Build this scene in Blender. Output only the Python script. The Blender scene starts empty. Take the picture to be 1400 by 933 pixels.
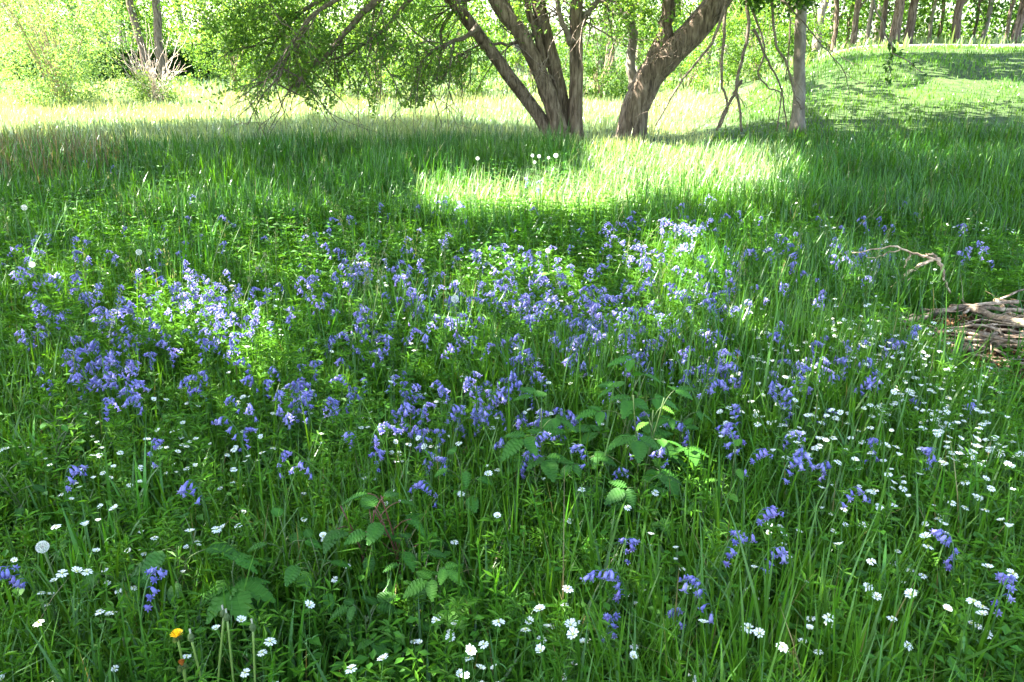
import bpy, math, random
import numpy as np
from mathutils import Vector, Matrix

# ------------------------------------------------------------------ camera, world, sun, exposure
SC = bpy.context.scene
COL = SC.collection
F = 1080.0                      # focal length in photo pixels (1400 px wide)
CAM_Z = 1.4
PITCH = math.radians(20.6)
cam_d = bpy.data.cameras.new('camera'); cam_d.sensor_width = 36; cam_d.lens = 36 * F / 1400
cam_d.clip_start = 0.05; cam_d.clip_end = 2000
cam = bpy.data.objects.new('camera', cam_d); COL.objects.link(cam)
cam.location = (0, 0, CAM_Z); cam.rotation_euler = (math.pi / 2 - PITCH, 0, 0)
SC.camera = cam

SUN_EL, SUN_AZ = math.radians(57), math.radians(-82)      # azimuth from +Y towards +X
S = np.array([math.sin(SUN_AZ) * math.cos(SUN_EL), math.cos(SUN_AZ) * math.cos(SUN_EL), math.sin(SUN_EL)])
world = bpy.data.worlds.new('World'); SC.world = world; world.use_nodes = True
wn = world.node_tree.nodes; wn.clear()
sky = wn.new('ShaderNodeTexSky'); sky.sky_type = 'NISHITA'; sky.sun_disc = False
sky.sun_elevation = SUN_EL; sky.sun_rotation = SUN_AZ; sky.dust_density = 2.0
bg = wn.new('ShaderNodeBackground'); bg.inputs['Strength'].default_value = 0.095
wo = wn.new('ShaderNodeOutputWorld')
world.node_tree.links.new(sky.outputs[0], bg.inputs[0]); world.node_tree.links.new(bg.outputs[0], wo.inputs[0])
sl = bpy.data.lights.new('sun', 'SUN'); sl.energy = 5.0; sl.angle = math.radians(0.53); sl.color = (1, .965, .90)
so = bpy.data.objects.new('sun', sl); COL.objects.link(so)
so.rotation_euler = Vector(-S).to_track_quat('-Z', 'Y').to_euler(); so.location = tuple(S * 40)
vs = SC.view_settings; vs.view_transform = 'Standard'; vs.look = 'None'; vs.gamma = 1; vs.exposure = 3.62
vs.use_curve_mapping = False
cy = SC.cycles
cy.use_denoising = True
cy.max_bounces = 7; cy.diffuse_bounces = 4; cy.glossy_bounces = 2; cy.transmission_bounces = 5
cy.sample_clamp_indirect = 6

R = np.random.default_rng(7)
random.seed(7)

# ------------------------------------------------------------------ projection helpers
cp, sp_ = math.cos(PITCH), math.sin(PITCH)
def ray(px, py):
    a = (px - 700) / F; b = (466.5 - py) / F
    return np.array([a, cp + b * sp_, -sp_ + b * cp])
def onz(px, py, z=0.0):
    """point where the view ray through a photo pixel meets height z"""
    d = ray(px, py); t = (z - CAM_Z) / d[2]
    return np.array([0, 0, CAM_Z]) + d * t
def atY(px, py, Y):
    d = ray(px, py); return np.array([0, 0, CAM_Z]) + d * (Y / d[1])
def project(P):
    x, y, z = P[:, 0], P[:, 1], P[:, 2] - CAM_Z
    depth = y * cp - z * sp_
    depth = np.where(depth > .05, depth, .05)
    return 700 + F * x / depth, 466.5 - F * (y * sp_ + z * cp) / depth, depth

def sstep(a, b, x):
    t = np.clip((x - a) / (b - a), 0, 1); return t * t * (3 - 2 * t)
def vnoise(x, y, s, seed=0):
    """smooth value noise 0..1, vectorised"""
    x = np.asarray(x) / s + 37.1 * seed + 500; y = np.asarray(y) / s + 11.7 * seed + 500
    xi = np.floor(x).astype(np.int64); yi = np.floor(y).astype(np.int64); fx = x - xi; fy = y - yi
    fx = fx * fx * (3 - 2 * fx); fy = fy * fy * (3 - 2 * fy)
    def h(i, j):
        n = (i * 374761393 + j * 668265263 + seed * 974711) & 0xffffffff
        n = ((n ^ (n >> 13)) * 1274126177) & 0xffffffff
        return ((n ^ (n >> 16)) & 0xffff) / 65535.0
    return (h(xi, yi) * (1 - fx) + h(xi + 1, yi) * fx) * (1 - fy) + (h(xi, yi + 1) * (1 - fx) + h(xi + 1, yi + 1) * fx) * fy

def ground(x, y):
    x = np.asarray(x, float); y = np.asarray(y, float)
    up = np.clip((y - 9.5) / 13.0, 0, 1); up = up * up * (3 - 2 * up) * .5 + up * .5
    lat = sstep(0, 1, (x - (1.9 + (y - 10) * .27)) / (1.6 + np.maximum(y - 10, 0) * .22))
    z = 1.3 * up * lat
    z = z + lat * np.clip((y - 22.6) / 4, 0, 1) * .11
    z = z + (vnoise(x, y, 1.3, 3) - .5) * .05 + (vnoise(x, y, 6, 4) - .5) * .12 * sstep(4, 12, y) * (1 - lat) + lat * ((vnoise(x, y, 2.1, 6) - .5) * .16 + (vnoise(x, y, .7, 7) - .5) * .05) * (1 - sstep(21, 23, y))
    return z

# ------------------------------------------------------------------ mesh helpers
class Batch:
    def __init__(s): s.v = []; s.c = []; s.q = []; s.t = []; s.qm = []; s.tm = []; s.n = 0
    def add(s, v, q=None, t=None, col=(1, 1, 1), m=0):
        v = np.asarray(v, float).reshape(-1, 3)
        c = np.asarray(col, float)
        if c.ndim == 1: c = np.tile(c[:3], (len(v), 1))
        s.v.append(v); s.c.append(c)
        if q is not None and len(q):
            q = np.asarray(q).reshape(-1, 4) + s.n; s.q.append(q); s.qm.append(np.full(len(q), m))
        if t is not None and len(t):
            t = np.asarray(t).reshape(-1, 3) + s.n; s.t.append(t); s.tm.append(np.full(len(t), m))
        s.n += len(v)
    def merge(s, o, M=None, colmul=None):
        for v, c in zip(o.v, o.c):
            if M is not None: v = v @ M[:3, :3].T + M[:3, 3]
            s.v.append(v); s.c.append(c if colmul is None else c * colmul)
        for q, m in zip(o.q, o.qm): s.q.append(q + s.n); s.qm.append(m)
        for t, m in zip(o.t, o.tm): s.t.append(t + s.n); s.tm.append(m)
        s.n += o.n
    def mesh(s, name, mats, smooth=False):
        me = bpy.data.meshes.new(name)
        V = np.concatenate(s.v); C_ = np.concatenate(s.c)
        Q = np.concatenate(s.q) if s.q else np.zeros((0, 4), int); T = np.concatenate(s.t) if s.t else np.zeros((0, 3), int)
        mi = np.concatenate((s.qm + s.tm) or [np.zeros(0)]).astype(np.int32)
        me.vertices.add(len(V)); me.vertices.foreach_set('co', V.astype(np.float32).ravel())
        loops = np.concatenate([Q.ravel(), T.ravel()]).astype(np.int32)
        me.loops.add(len(loops)); me.loops.foreach_set('vertex_index', loops)
        tot = np.concatenate([np.full(len(Q), 4), np.full(len(T), 3)]).astype(np.int32)
        st = np.concatenate([[0], np.cumsum(tot)[:-1]]).astype(np.int32)
        me.polygons.add(len(tot)); me.polygons.foreach_set('loop_start', st); me.polygons.foreach_set('loop_total', tot)
        me.polygons.foreach_set('material_index', mi)
        me.polygons.foreach_set('use_smooth', np.full(len(tot), smooth))
        a = me.attributes.new('Col', 'FLOAT_COLOR', 'POINT')
        a.data.foreach_set('color', np.concatenate([C_, np.ones((len(C_), 1))], 1).astype(np.float32).ravel())
        for m in (mats if isinstance(mats, (list, tuple)) else [mats]): me.materials.append(m)
        me.update(calc_edges=True); me.validate()
        return me
    def obj(s, name, mats, parent=None, smooth=False, loc=None):
        o = bpy.data.objects.new(name, s.mesh(name, mats, smooth)); COL.objects.link(o)
        if parent is not None: o.parent = parent
        if loc is not None: o.location = loc
        return o

def tag(o, label=None, cat=None, group=None, kind=None):
    if label: o['label'] = label
    if cat: o['category'] = cat
    if group: o['group'] = group
    if kind: o['kind'] = kind
    return o
def empty(name, loc, rz=0):
    o = bpy.data.objects.new(name, None); COL.objects.link(o); o.location = tuple(map(float, loc)); o.rotation_euler = (0, 0, rz)
    o.empty_display_size = .05
    return o
def mobj(name, me, parent=None, loc=None):
    o = bpy.data.objects.new(name, me); COL.objects.link(o)
    if parent is not None: o.parent = parent
    if loc is not None: o.location = loc
    return o
def copy_thing(o, parent=None):
    c = o.copy(); COL.objects.link(c); c.parent = parent
    for ch in o.children: copy_thing(ch, c)
    return c

def tube(b, pts, rad, sides=6, col=(1, 1, 1), m=0, wob=0.0, rng=R):
    pts = np.asarray(pts, float); n = len(pts); rad = np.broadcast_to(np.asarray(rad, float), (n,))
    tan = np.gradient(pts, axis=0); tan /= np.linalg.norm(tan, axis=1)[:, None] + 1e-9
    ref = np.array([0, 1, 0]) if abs(tan[0][1]) < .9 else np.array([1, 0, 0])
    rings = []
    ang = np.arange(sides) * 2 * math.pi / sides
    lump = 1 + wob * (rng.random(sides) - .5)
    for i in range(n):
        u = np.cross(tan[i], ref); u /= np.linalg.norm(u) + 1e-9; w = np.cross(u, tan[i]); ref = w if False else ref
        rr = rad[i] * lump * (1 + wob * .6 * (rng.random(sides) - .5))
        rings.append(pts[i] + (np.cos(ang) * rr)[:, None] * u + (np.sin(ang) * rr)[:, None] * w)
    V = np.concatenate(rings); q = []
    i0 = np.arange(sides); i1 = (i0 + 1) % sides
    for i in range(n - 1):
        q.append(np.stack([i * sides + i0, i * sides + i1, (i + 1) * sides + i1, (i + 1) * sides + i0], 1))
    q = np.concatenate(q)
    V = np.concatenate([V, [pts[-1] + tan[-1] * rad[-1] * .5, pts[0]]])
    k = n * sides
    t = np.concatenate([np.stack([(n - 1) * sides + i0, (n - 1) * sides + i1, np.full(sides, k)], 1), np.stack([i1, i0, np.full(sides, k + 1)], 1)])
    b.add(V, q, t, col, m)

def curve(pts, n=12, jit=0.0, rng=R):
    """Catmull-Rom resample of a poly line, with small irregularities"""
    P = np.asarray(pts, float); P = np.concatenate([[2 * P[0] - P[1]], P, [2 * P[-1] - P[-2]]])
    m = len(P) - 3; out = []
    for s in np.linspace(0, m - 1e-6, n):
        i = int(s); t = s - i; a, b_, c, d = P[i:i + 4]
        out.append(.5 * ((2 * b_) + (c - a) * t + (2 * a - 5 * b_ + 4 * c - d) * t * t + (-a + 3 * b_ - 3 * c + d) * t ** 3))
    out = np.array(out)
    if jit: out[1:-1] += rng.normal(0, jit, (len(out) - 2, 3))
    return out

def leafquads(b, P, size, ratio=.5, col=None, up=.35, m=0, rng=R, dirs=None):
    """one folded rhombic leaf (two tris) per point"""
    n = len(P)
    size = np.broadcast_to(np.asarray(size, float), (n,))[:, None]
    d = rng.normal(size=(n, 3)) if dirs is None else dirs + rng.normal(0, .35, (n, 3))
    d /= np.linalg.norm(d, axis=1)[:, None]
    nrm = rng.normal(size=(n, 3)); nrm[:, 2] += up * 3
    w = np.cross(d, nrm); w /= np.linalg.norm(w, axis=1)[:, None] + 1e-9
    nn = np.cross(w, d)
    a = P - d * size * .5; t = P + d * size * .5 - nn * size * .08
    l = P + w * size * ratio * .5 + nn * size * .07; r = P - w * size * ratio * .5 + nn * size * .07
    V = np.stack([a, l, t, r], 1).reshape(-1, 3)
    k = np.arange(n) * 4
    T = np.concatenate([np.stack([k, k + 1, k + 2], 1), np.stack([k, k + 2, k + 3], 1)])
    c = np.repeat(col, 4, 0) if (col is not None and np.ndim(col) == 2) else (col if col is not None else (1, 1, 1))
    b.add(V, None, T, c, m)

def blades(b, base, h, w, az, bend, col, segs=4, m=0, fold=0.0):
    """grass blades, vectorised. bend = horizontal reach / height; strong bends droop at the tip"""
    n = len(base)
    tt = np.linspace(0, 1, segs + 1)[None, :, None]
    dx = np.stack([np.cos(az), np.sin(az), np.zeros(n)], 1)[:, None, :]
    wx = np.stack([-np.sin(az), np.cos(az), np.zeros(n)], 1)[:, None, :]
    H = h[:, None, None]; B = bend[:, None, None]
    up = np.array([0, 0, 1.0])[None, None, :]
    z = tt * (1 - .12 * B) - np.clip(B - .25, 0, 2) * .75 * tt ** 3
    path = base[:, None, :] + dx * (H * B * tt ** 1.9) + up * (H * z)
    prof = (np.array([.55, .95, 1, .8, .5, .25]) if segs == 5 else np.interp(np.linspace(0, 1, segs + 1)[:-1], [0, .25, .5, .75, 1], [.6, 1, .95, .62, 0]))[:segs]
    W = (w[:, None] * prof[None, :])[:, :, None] * .5
    L = path[:, :segs] - wx * W; Rr = path[:, :segs] + wx * W
    V = np.concatenate([np.stack([L, Rr], 2).reshape(n, segs * 2, 3), path[:, segs:]], 1)
    nv = segs * 2 + 1
    k = (np.arange(n) * nv)[:, None]
    q = np.concatenate([np.stack([k + 2 * i, k + 2 * i + 1, k + 2 * i + 3, k + 2 * i + 2], 2) for i in range(segs - 1)], 1).reshape(-1, 4)
    t = np.stack([k + 2 * segs - 2, k + 2 * segs - 1, k + 2 * segs], 2).reshape(-1, 3)
    b.add(V.reshape(-1, 3), q, t, np.repeat(col, nv, 0), m)

# ------------------------------------------------------------------ materials
def nodes(name):
    m = bpy.data.materials.new(name); m.use_nodes = True; nt = m.node_tree; nt.nodes.clear()
    return m, nt, nt.nodes.new('ShaderNodeOutputMaterial')
def leaf_mat(name, tint=(1, 1, 1), trans=.42, rough=.45, spec=.35, tcol=(1.25, 1.15, .55), nscale=60):
    m, nt, out = nodes(name); N = nt.nodes; Lk = nt.links
    at = N.new('ShaderNodeAttribute'); at.attribute_name = 'Col'
    ob = N.new('ShaderNodeObjectInfo')
    no = N.new('ShaderNodeTexNoise'); no.inputs['Scale'].default_value = nscale
    tc = N.new('ShaderNodeTexCoord'); Lk.new(tc.outputs['Object'], no.inputs['Vector'])
    mr = N.new('ShaderNodeMapRange'); mr.inputs['To Min'].default_value = .78; mr.inputs['To Max'].default_value = 1.22
    Lk.new(no.outputs[0], mr.inputs[0])
    mx = N.new('ShaderNodeMix'); mx.data_type = 'RGBA'; mx.blend_type = 'MULTIPLY'; mx.inputs[0].default_value = 1
    Lk.new(at.outputs['Color'], mx.inputs[6]); mx.inputs[7].default_value = (*tint, 1)
    m2 = N.new('ShaderNodeVectorMath'); m2.operation = 'SCALE'; Lk.new(mx.outputs[2], m2.inputs[0]); Lk.new(mr.outputs[0], m2.inputs['Scale'])
    pb = N.new('ShaderNodeBsdfPrincipled'); pb.inputs['Roughness'].default_value = rough; pb.inputs['Specular IOR Level'].default_value = spec
    Lk.new(m2.outputs[0], pb.inputs['Base Color'])
    tr = N.new('ShaderNodeBsdfTranslucent')
    m3 = N.new('ShaderNodeVectorMath'); m3.operation = 'MULTIPLY'; m3.inputs[1].default_value = tcol; Lk.new(m2.outputs[0], m3.inputs[0]); Lk.new(m3.outputs[0], tr.inputs[0])
    ms = N.new('ShaderNodeMixShader'); ms.inputs[0].default_value = trans
    Lk.new(pb.outputs[0], ms.inputs[1]); Lk.new(tr.outputs[0], ms.inputs[2]); Lk.new(ms.outputs[0], out.inputs[0])
    return m
def rough_mat(name, c1, c2, scale=8, stretch=(1, 1, 1), bump=.4, rough=.85, c3=None, dist=.02, use_col=False):
    m, nt, out = nodes(name); N = nt.nodes; Lk = nt.links
    tc = N.new('ShaderNodeTexCoord'); mp = N.new('ShaderNodeMapping'); mp.inputs['Scale'].default_value = stretch
    Lk.new(tc.outputs['Object'], mp.inputs[0])
    no = N.new('ShaderNodeTexNoise'); no.inputs['Scale'].default_value = scale; no.inputs['Detail'].default_value = 7; no.inputs['Roughness'].default_value = .65
    no.inputs['Distortion'].default_value = .6
    Lk.new(mp.outputs[0], no.inputs['Vector'])
    cr = N.new('ShaderNodeValToRGB'); cr.color_ramp.elements[0].position = .36; cr.color_ramp.elements[1].position = .66
    cr.color_ramp.elements[0].color = (*c1, 1); cr.color_ramp.elements[1].color = (*c2, 1)
    if c3: e = cr.color_ramp.elements.new(.5); e.color = (*c3, 1)
    Lk.new(no.outputs[0], cr.inputs[0])
    pb = N.new('ShaderNodeBsdfPrincipled'); pb.inputs['Roughness'].default_value = rough; pb.inputs['Specular IOR Level'].default_value = .2
    src = cr.outputs[0]
    if use_col:
        at = N.new('ShaderNodeAttribute'); at.attribute_name = 'Col'
        mx = N.new('ShaderNodeMix'); mx.data_type = 'RGBA'; mx.blend_type = 'MULTIPLY'; mx.inputs[0].default_value = 1
        Lk.new(src, mx.inputs[6]); Lk.new(at.outputs['Color'], mx.inputs[7]); src = mx.outputs[2]
    Lk.new(src, pb.inputs['Base Color'])
    bp = N.new('ShaderNodeBump'); bp.inputs['Strength'].default_value = bump; bp.inputs['Distance'].default_value = dist
    Lk.new(no.outputs[0], bp.inputs['Height']); Lk.new(bp.outputs[0], pb.inputs['Normal']); Lk.new(pb.outputs[0], out.inputs[0])
    return m
M_grass = leaf_mat('grass_blades', trans=.40, rough=.36, spec=.55)
M_leaf = leaf_mat('tree_leaves', trans=.55, rough=.5, nscale=25)
M_herb = leaf_mat('herb_leaves', trans=.38, rough=.55, spec=.25, nscale=45)
M_blue = leaf_mat('bluebell_petals', trans=.35, rough=.5, spec=.25, tcol=(1, .95, 1.1), nscale=200)
M_white = leaf_mat('white_petals', trans=.3, rough=.5, spec=.2, tcol=(1, 1, .95), nscale=200)
M_stem = leaf_mat('green_stems', trans=.15, rough=.45, spec=.4)
M_fluff = leaf_mat('seed_fluff', trans=.5, rough=.9, spec=.1, tcol=(1, 1, 1))
M_soil = rough_mat('meadow_soil', (.018, .03, .008), (.05, .085, .02), 5, bump=.6, c3=(.035, .06, .014), dist=.04)
M_bark = rough_mat('willow_bark', (.055, .037, .024), (.30, .225, .16), 13, (1.6, 1.6, .28), bump=1, c3=(.16, .112, .075), dist=.05)
M_bark2 = rough_mat('smooth_grey_bark', (.12, .095, .07), (.30, .26, .20), 7, (1, 1, .5), bump=.5, c3=(.20, .165, .125), dist=.02)
M_twig = rough_mat('twig_bark', (.09, .065, .045), (.24, .19, .14), 20, bump=.4, c3=(.15, .115, .085), use_col=True)
M_dead = rough_mat('dead_wood', (.07, .052, .036), (.50, .39, .27), 22, (1, 1, 1), bump=1, c3=(.24, .175, .115), use_col=True, dist=.01)
M_road = rough_mat('pale_gravel_road', (.16, .15, .14), (.25, .24, .22), 30, bump=.2)

# ------------------------------------------------------------------ ground and road
def axis(a, b, n, p):
    t = np.linspace(-1, 1, n); return np.sign(t) * np.abs(t) ** p
xs = axis(0, 0, 181, 2.6) * 600; ys = np.concatenate([-np.linspace(1, 0, 20)[:-1] ** 2.5 * 600 - .0, np.linspace(0, 1, 200) ** 2.6 * 900])
X, Y = np.meshgrid(xs, ys); Z = ground(X, Y)
ny, nx = X.shape
idx = np.arange(nx * ny).reshape(ny, nx)
gb = Batch(); gb.add(np.stack([X, Y, Z], 2).reshape(-1, 3), np.stack([idx[:-1, :-1], idx[:-1, 1:], idx[1:, 1:], idx[1:, :-1]], 2).reshape(-1, 4))
tag(gb.obj('ground', M_soil, smooth=True), kind='structure')
rb = Batch(); rx = np.linspace(8.4, 60, 90); prof_ = [(23.2, -.05), (23.25, .05), (24.2, .04), (24.9, .02), (24.95, -.05)]
vv = []
for yy, dz in prof_:
    vv.append(np.stack([rx, np.full_like(rx, yy) + .02 * rx, ground(rx, np.full_like(rx, yy)) + dz + .01], 1))
V = np.concatenate(vv); n = len(rx); q = []
for j in range(len(prof_) - 1):
    i = np.arange(n - 1); q.append(np.stack([j * n + i, j * n + i + 1, (j + 1) * n + i + 1, (j + 1) * n + i], 1))
rb.add(V, np.concatenate(q)); tag(rb.obj('road', M_road), kind='structure')

# ------------------------------------------------------------------ where sun is to reach the ground (gaps shaped into the unseen canopy)
LIT = [(930, 215, 150, 42, 1.0), (640, 255, 95, 32, .98), (780, 248, 110, 32, 1.0), (1050, 220, 60, 44, .75), (855, 195, 70, 28, 1.0),
       (285, 262, 140, 40, .68), (450, 240, 90, 22, .4), (70, 355, 80, 30, .65), (160, 300, 90, 36, .6), (235, 398, 75, 40, .9), (325, 440, 55, 34, .85), (400, 330, 120, 40, .55), (1000, 260, 90, 40, .7),
       (690, 360, 110, 34, .72), (920, 345, 75, 52, .9), (560, 385, 60, 36, .5), (460, 500, 80, 30, .4), (930, 622, 45, 32, .62), (1000, 300, 60, 40, .45),
       (120, 470, 60, 30, .35), (830, 430, 60, 30, .35), (650, 480, 40, 40, .4), (1250, 495, 60, 16, .3), (1165, 362, 40, 26, .4), (440, 395, 50, 40, .4),
       (1000, 118, 95, 42, 1.0), (930, 150, 70, 30, 1.0), (1160, 84, 110, 17, .9), (1080, 130, 60, 30, .5), (1300, 150, 180, 60, .78), (1210, 115, 120, 60, .82), (1330, 105, 140, 18, .95), (1380, 75, 60, 14, .7)]
def lit_at(P):
    px, py, dep = project(P)
    L = np.zeros(len(P)) + .36 * (1 - sstep(400, 520, py)) * (1 - .75 * sstep(1060, 1180, px) * sstep(170, 200, py)) * (1 - .9 * np.exp(-((px - 480) / 260) ** 2 - ((py - 185) / 32) ** 2))
    for cx, cy_, rx_, ry_, s in LIT:
        r = np.sqrt(((px - cx) / rx_) ** 2 + ((py - cy_) / ry_) ** 2)
        L = np.maximum(L, s * (1 - sstep(.72, 1.25, r)))
    edge = np.interp(px, [0, 230, 420, 600, 800, 870, 1000, 1110, 1400], [163, 152, 146, 146, 160, 150, 95, 62, 55])
    L = np.maximum(L, 1 - sstep(-3, 5, py - edge))
    return L

# ------------------------------------------------------------------ grass
G1, G2, G3 = np.array([.046, .155, .007]), np.array([.085, .200, .010]), np.array([.028, .108, .014])
def gcol(n, x, y, dark=None):
    k = vnoise(x, y, .9, 11)[:, None] * .7 + R.random((n, 1)) * .5 - .1
    c = G1 * (1 - k) + G2 * k
    d = (vnoise(x, y, 1.6, 12) > .6)[:, None] * .45 + R.random((n, 1)) * .25
    if dark is not None: d = np.clip(d + dark[:, None], 0, 1)
    c = c * (1 - d) + G3 * d
    return c * (.75 + .5 * R.random((n, 1)))
pileC = np.array([2.35, 3.72])
def in_pile(x, y, g=1.0): return ((x - 2.66) / (.90 * g)) ** 2 + ((y - 3.38) / (.72 * g)) ** 2 < 1
def scatter(n, y0, y1, p=1.0, marg=.6):
    """points over the visible wedge; p<0 favours near"""
    u = R.random(int(n))
    e = 2 + p
    y = (y0 ** e + u * (y1 ** e - y0 ** e)) ** (1 / e) if abs(e) > 1e-3 else y0 * (y1 / y0) ** u
    x = (R.random(int(n)) * 2 - 1) * (y * .66 + marg)
    return x, y
gr = Batch()
def grassband(n, y0, y1, p, h0, w0, segs, hscale=None, dark=None, bendk=1.0, marg=.6, batch=None, colmul=None):
    x, y = scatter(n, y0, y1, p, marg)
    # blades gather in tufts
    tx = np.round(x / .11 + R.normal(0, .25, len(x))) * .11; ty = np.round(y / .11 + R.normal(0, .25, len(x))) * .11
    k = R.random(len(x)) < .55
    x = np.where(k, tx + R.normal(0, .018, len(x)), x); y = np.where(k, ty + R.normal(0, .018, len(x)), y)
    keep = ~in_pile(x, y, .95) & (R.random(len(x)) < .35 + .9 * vnoise(x, y, .35, 21))
    keep |= in_pile(x, y, .95) & (R.random(len(x)) < .08)
    keep &= (y < 23.0 + .02 * x) | (y > 26.5 + .02 * x) | (x < 6.4)
    x, y = x[keep], y[keep]; n = len(x)
    hh = h0 * (.45 + .75 * R.random(n) ** 1.2) * (.65 + .7 * vnoise(x, y, .8, 5))
    if hscale is not None: hh = hh * hscale(x, y)
    tall = R.random(n) < .025; hh = np.where(tall, hh * 1.5, hh)
    ww = w0 * (.55 + R.random(n) * .9)
    bend = np.abs(R.normal(0, .38, n)) * bendk + .05
    c = gcol(n, x, y, dark(x, y) if dark is not None else None)
    yel = R.random(n) < .028; c[yel] = np.array([.22, .19, .07]) * (.7 + .5 * R.random((yel.sum(), 1)))
    ww = np.where(yel, ww * .6, ww)
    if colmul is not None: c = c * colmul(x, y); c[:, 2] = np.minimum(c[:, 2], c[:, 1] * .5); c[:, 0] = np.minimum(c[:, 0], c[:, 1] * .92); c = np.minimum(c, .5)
    blades(batch or gr, np.stack([x, y, ground(x, y) - .01], 1), hh, ww, R.random(n) * 6.283 , bend, c, segs)
def hmid(x, y):
    px, py, _ = project(np.stack([x, y, np.full_like(x, .2)], 1))
    h = np.ones(len(x))
    h *= 1 + .1 * sstep(4.2, 6, y)
    for cx, cy_, rx_, ry_, s in [(930, 215, 170, 50, .62), (720, 262, 160, 40, .62), (1280, 500, 130, 75, .5)]:
        r = np.sqrt(((px - cx) / rx_) ** 2 + ((py - cy_) / ry_) ** 2); h *= 1 - (1 - s) * (1 - sstep(.7, 1.3, r))
    return h
print('grass'); 
grassband(54000, .75, 3.2, -.9, .27, .0070, 5, lambda x, y: 1 - .6 * ((x > 1.75) & (y > 2.2)), marg=.5)
grassband(60000, 2.8, 6.2, -1.0, .29, .0078, 4, hmid)
grassband(66000, 5.6, 11.5, -1.0, .27, .0095, 4, hmid, bendk=1.3, dark=lambda x, y: .35 * sstep(.4, .8, vnoise(x, y, 2.2, 31)))
tag(gr.obj('meadow_grass', M_grass), 'long green meadow grass growing through all of the flowers', 'grass', kind='stuff')

gr2 = Batch()     # tall dark grass in front of the willows
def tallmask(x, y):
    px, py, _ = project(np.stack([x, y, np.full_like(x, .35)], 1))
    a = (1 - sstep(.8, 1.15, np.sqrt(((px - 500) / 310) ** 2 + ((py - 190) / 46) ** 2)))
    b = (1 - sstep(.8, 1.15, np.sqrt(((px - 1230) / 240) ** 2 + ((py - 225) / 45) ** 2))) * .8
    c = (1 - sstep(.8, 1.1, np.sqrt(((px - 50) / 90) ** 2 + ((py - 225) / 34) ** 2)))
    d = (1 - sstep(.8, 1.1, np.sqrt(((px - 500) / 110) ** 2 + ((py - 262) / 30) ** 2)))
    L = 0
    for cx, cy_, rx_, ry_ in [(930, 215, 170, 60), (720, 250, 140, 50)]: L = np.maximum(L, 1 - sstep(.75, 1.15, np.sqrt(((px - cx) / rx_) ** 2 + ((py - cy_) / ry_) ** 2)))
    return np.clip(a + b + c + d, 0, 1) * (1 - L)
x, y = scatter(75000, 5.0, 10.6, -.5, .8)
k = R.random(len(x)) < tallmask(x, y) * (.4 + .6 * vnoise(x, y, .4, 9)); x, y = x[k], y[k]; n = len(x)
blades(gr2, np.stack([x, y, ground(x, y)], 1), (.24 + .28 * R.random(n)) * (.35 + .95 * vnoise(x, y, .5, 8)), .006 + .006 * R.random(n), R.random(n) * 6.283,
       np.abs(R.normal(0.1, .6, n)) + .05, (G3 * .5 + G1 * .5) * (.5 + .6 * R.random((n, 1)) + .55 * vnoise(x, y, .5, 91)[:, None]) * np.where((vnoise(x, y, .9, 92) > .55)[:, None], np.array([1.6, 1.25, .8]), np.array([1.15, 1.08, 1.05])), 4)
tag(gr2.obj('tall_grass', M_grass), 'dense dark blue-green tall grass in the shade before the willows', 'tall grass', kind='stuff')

# broad-bladed arching tussocks between the bluebells
gr3 = Batch()
for px, py, nb, hh in [(265, 380, 26, .42), (300, 350, 20, .46), (985, 400, 34, .42), (1000, 340, 26, .4), (830, 330, 20, .38), (700, 320, 22, .36), (590, 240, 40, .5), (640, 250, 24, .4),
                       (520, 250, 50, .5), (880, 330, 26, .38), (1120, 420, 22, .36), (440, 470, 26, .36), (860, 740, 26, .34), (780, 760, 22, .34), (640, 850, 24, .3),
                       (1060, 690, 26, .3), (1300, 760, 26, .3), (130, 780, 30, .3), (190, 720, 20, .34), (60, 640, 20, .36), (1210, 880, 26, .28), (400, 930, 18, .34), (1180, 690, 20, .32),
                       (1000, 740, 24, .33), (590, 470, 20, .36), (725, 470, 18, .34), (1050, 300, 30, .42), (960, 270, 30, .4), (1130, 250, 40, .45), (1300, 240, 40, .45), (150, 265, 30, .45), (330, 270, 40, .45)]:
    c0 = onz(px, py, .1); n = nb
    bx = c0[0] + R.normal(0, .045 * max(1, c0[1] / 3), n); by = c0[1] + R.normal(0, .045 * max(1, c0[1] / 3), n)
    blades(gr3, np.stack([bx, by, ground(bx, by)], 1), hh * (.6 + .55 * R.random(n)), (.008 + .006 * R.random(n)), R.random(n) * 6.283,
           np.abs(R.normal(.3, .4, n)) + .05, (G1 * .5 + G2 * .5) * (.75 + .6 * R.random((n, 1))) * np.array([.8, 1, 1.2]), 6)
for k_ in range(95):      # arching tufts through the middle band
    px = R.uniform(0, 1400); py = R.uniform(185, 345); c0 = onz(px, py, .15); n = int(R.integers(14, 40)); q = .05 * c0[1] / 4
    if in_pile(np.array([c0[0]]), np.array([c0[1]]), 1.1)[0]: continue
    bx = c0[0] + R.normal(0, q, n); by = c0[1] + R.normal(0, q, n); t_ = R.random()
    blades(gr3, np.stack([bx, by, ground(bx, by)], 1), R.uniform(.28, .5) * (.6 + .5 * R.random(n)), (.007 + .006 * R.random(n)), R.random(n) * 6.283,
           np.abs(R.normal(.55, .35, n)) + .05, (G1 * t_ + G2 * (1 - t_)) * (.8 + .7 * R.random((n, 1))) * np.array([1, 1.05, 1.2]), 6)
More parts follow.
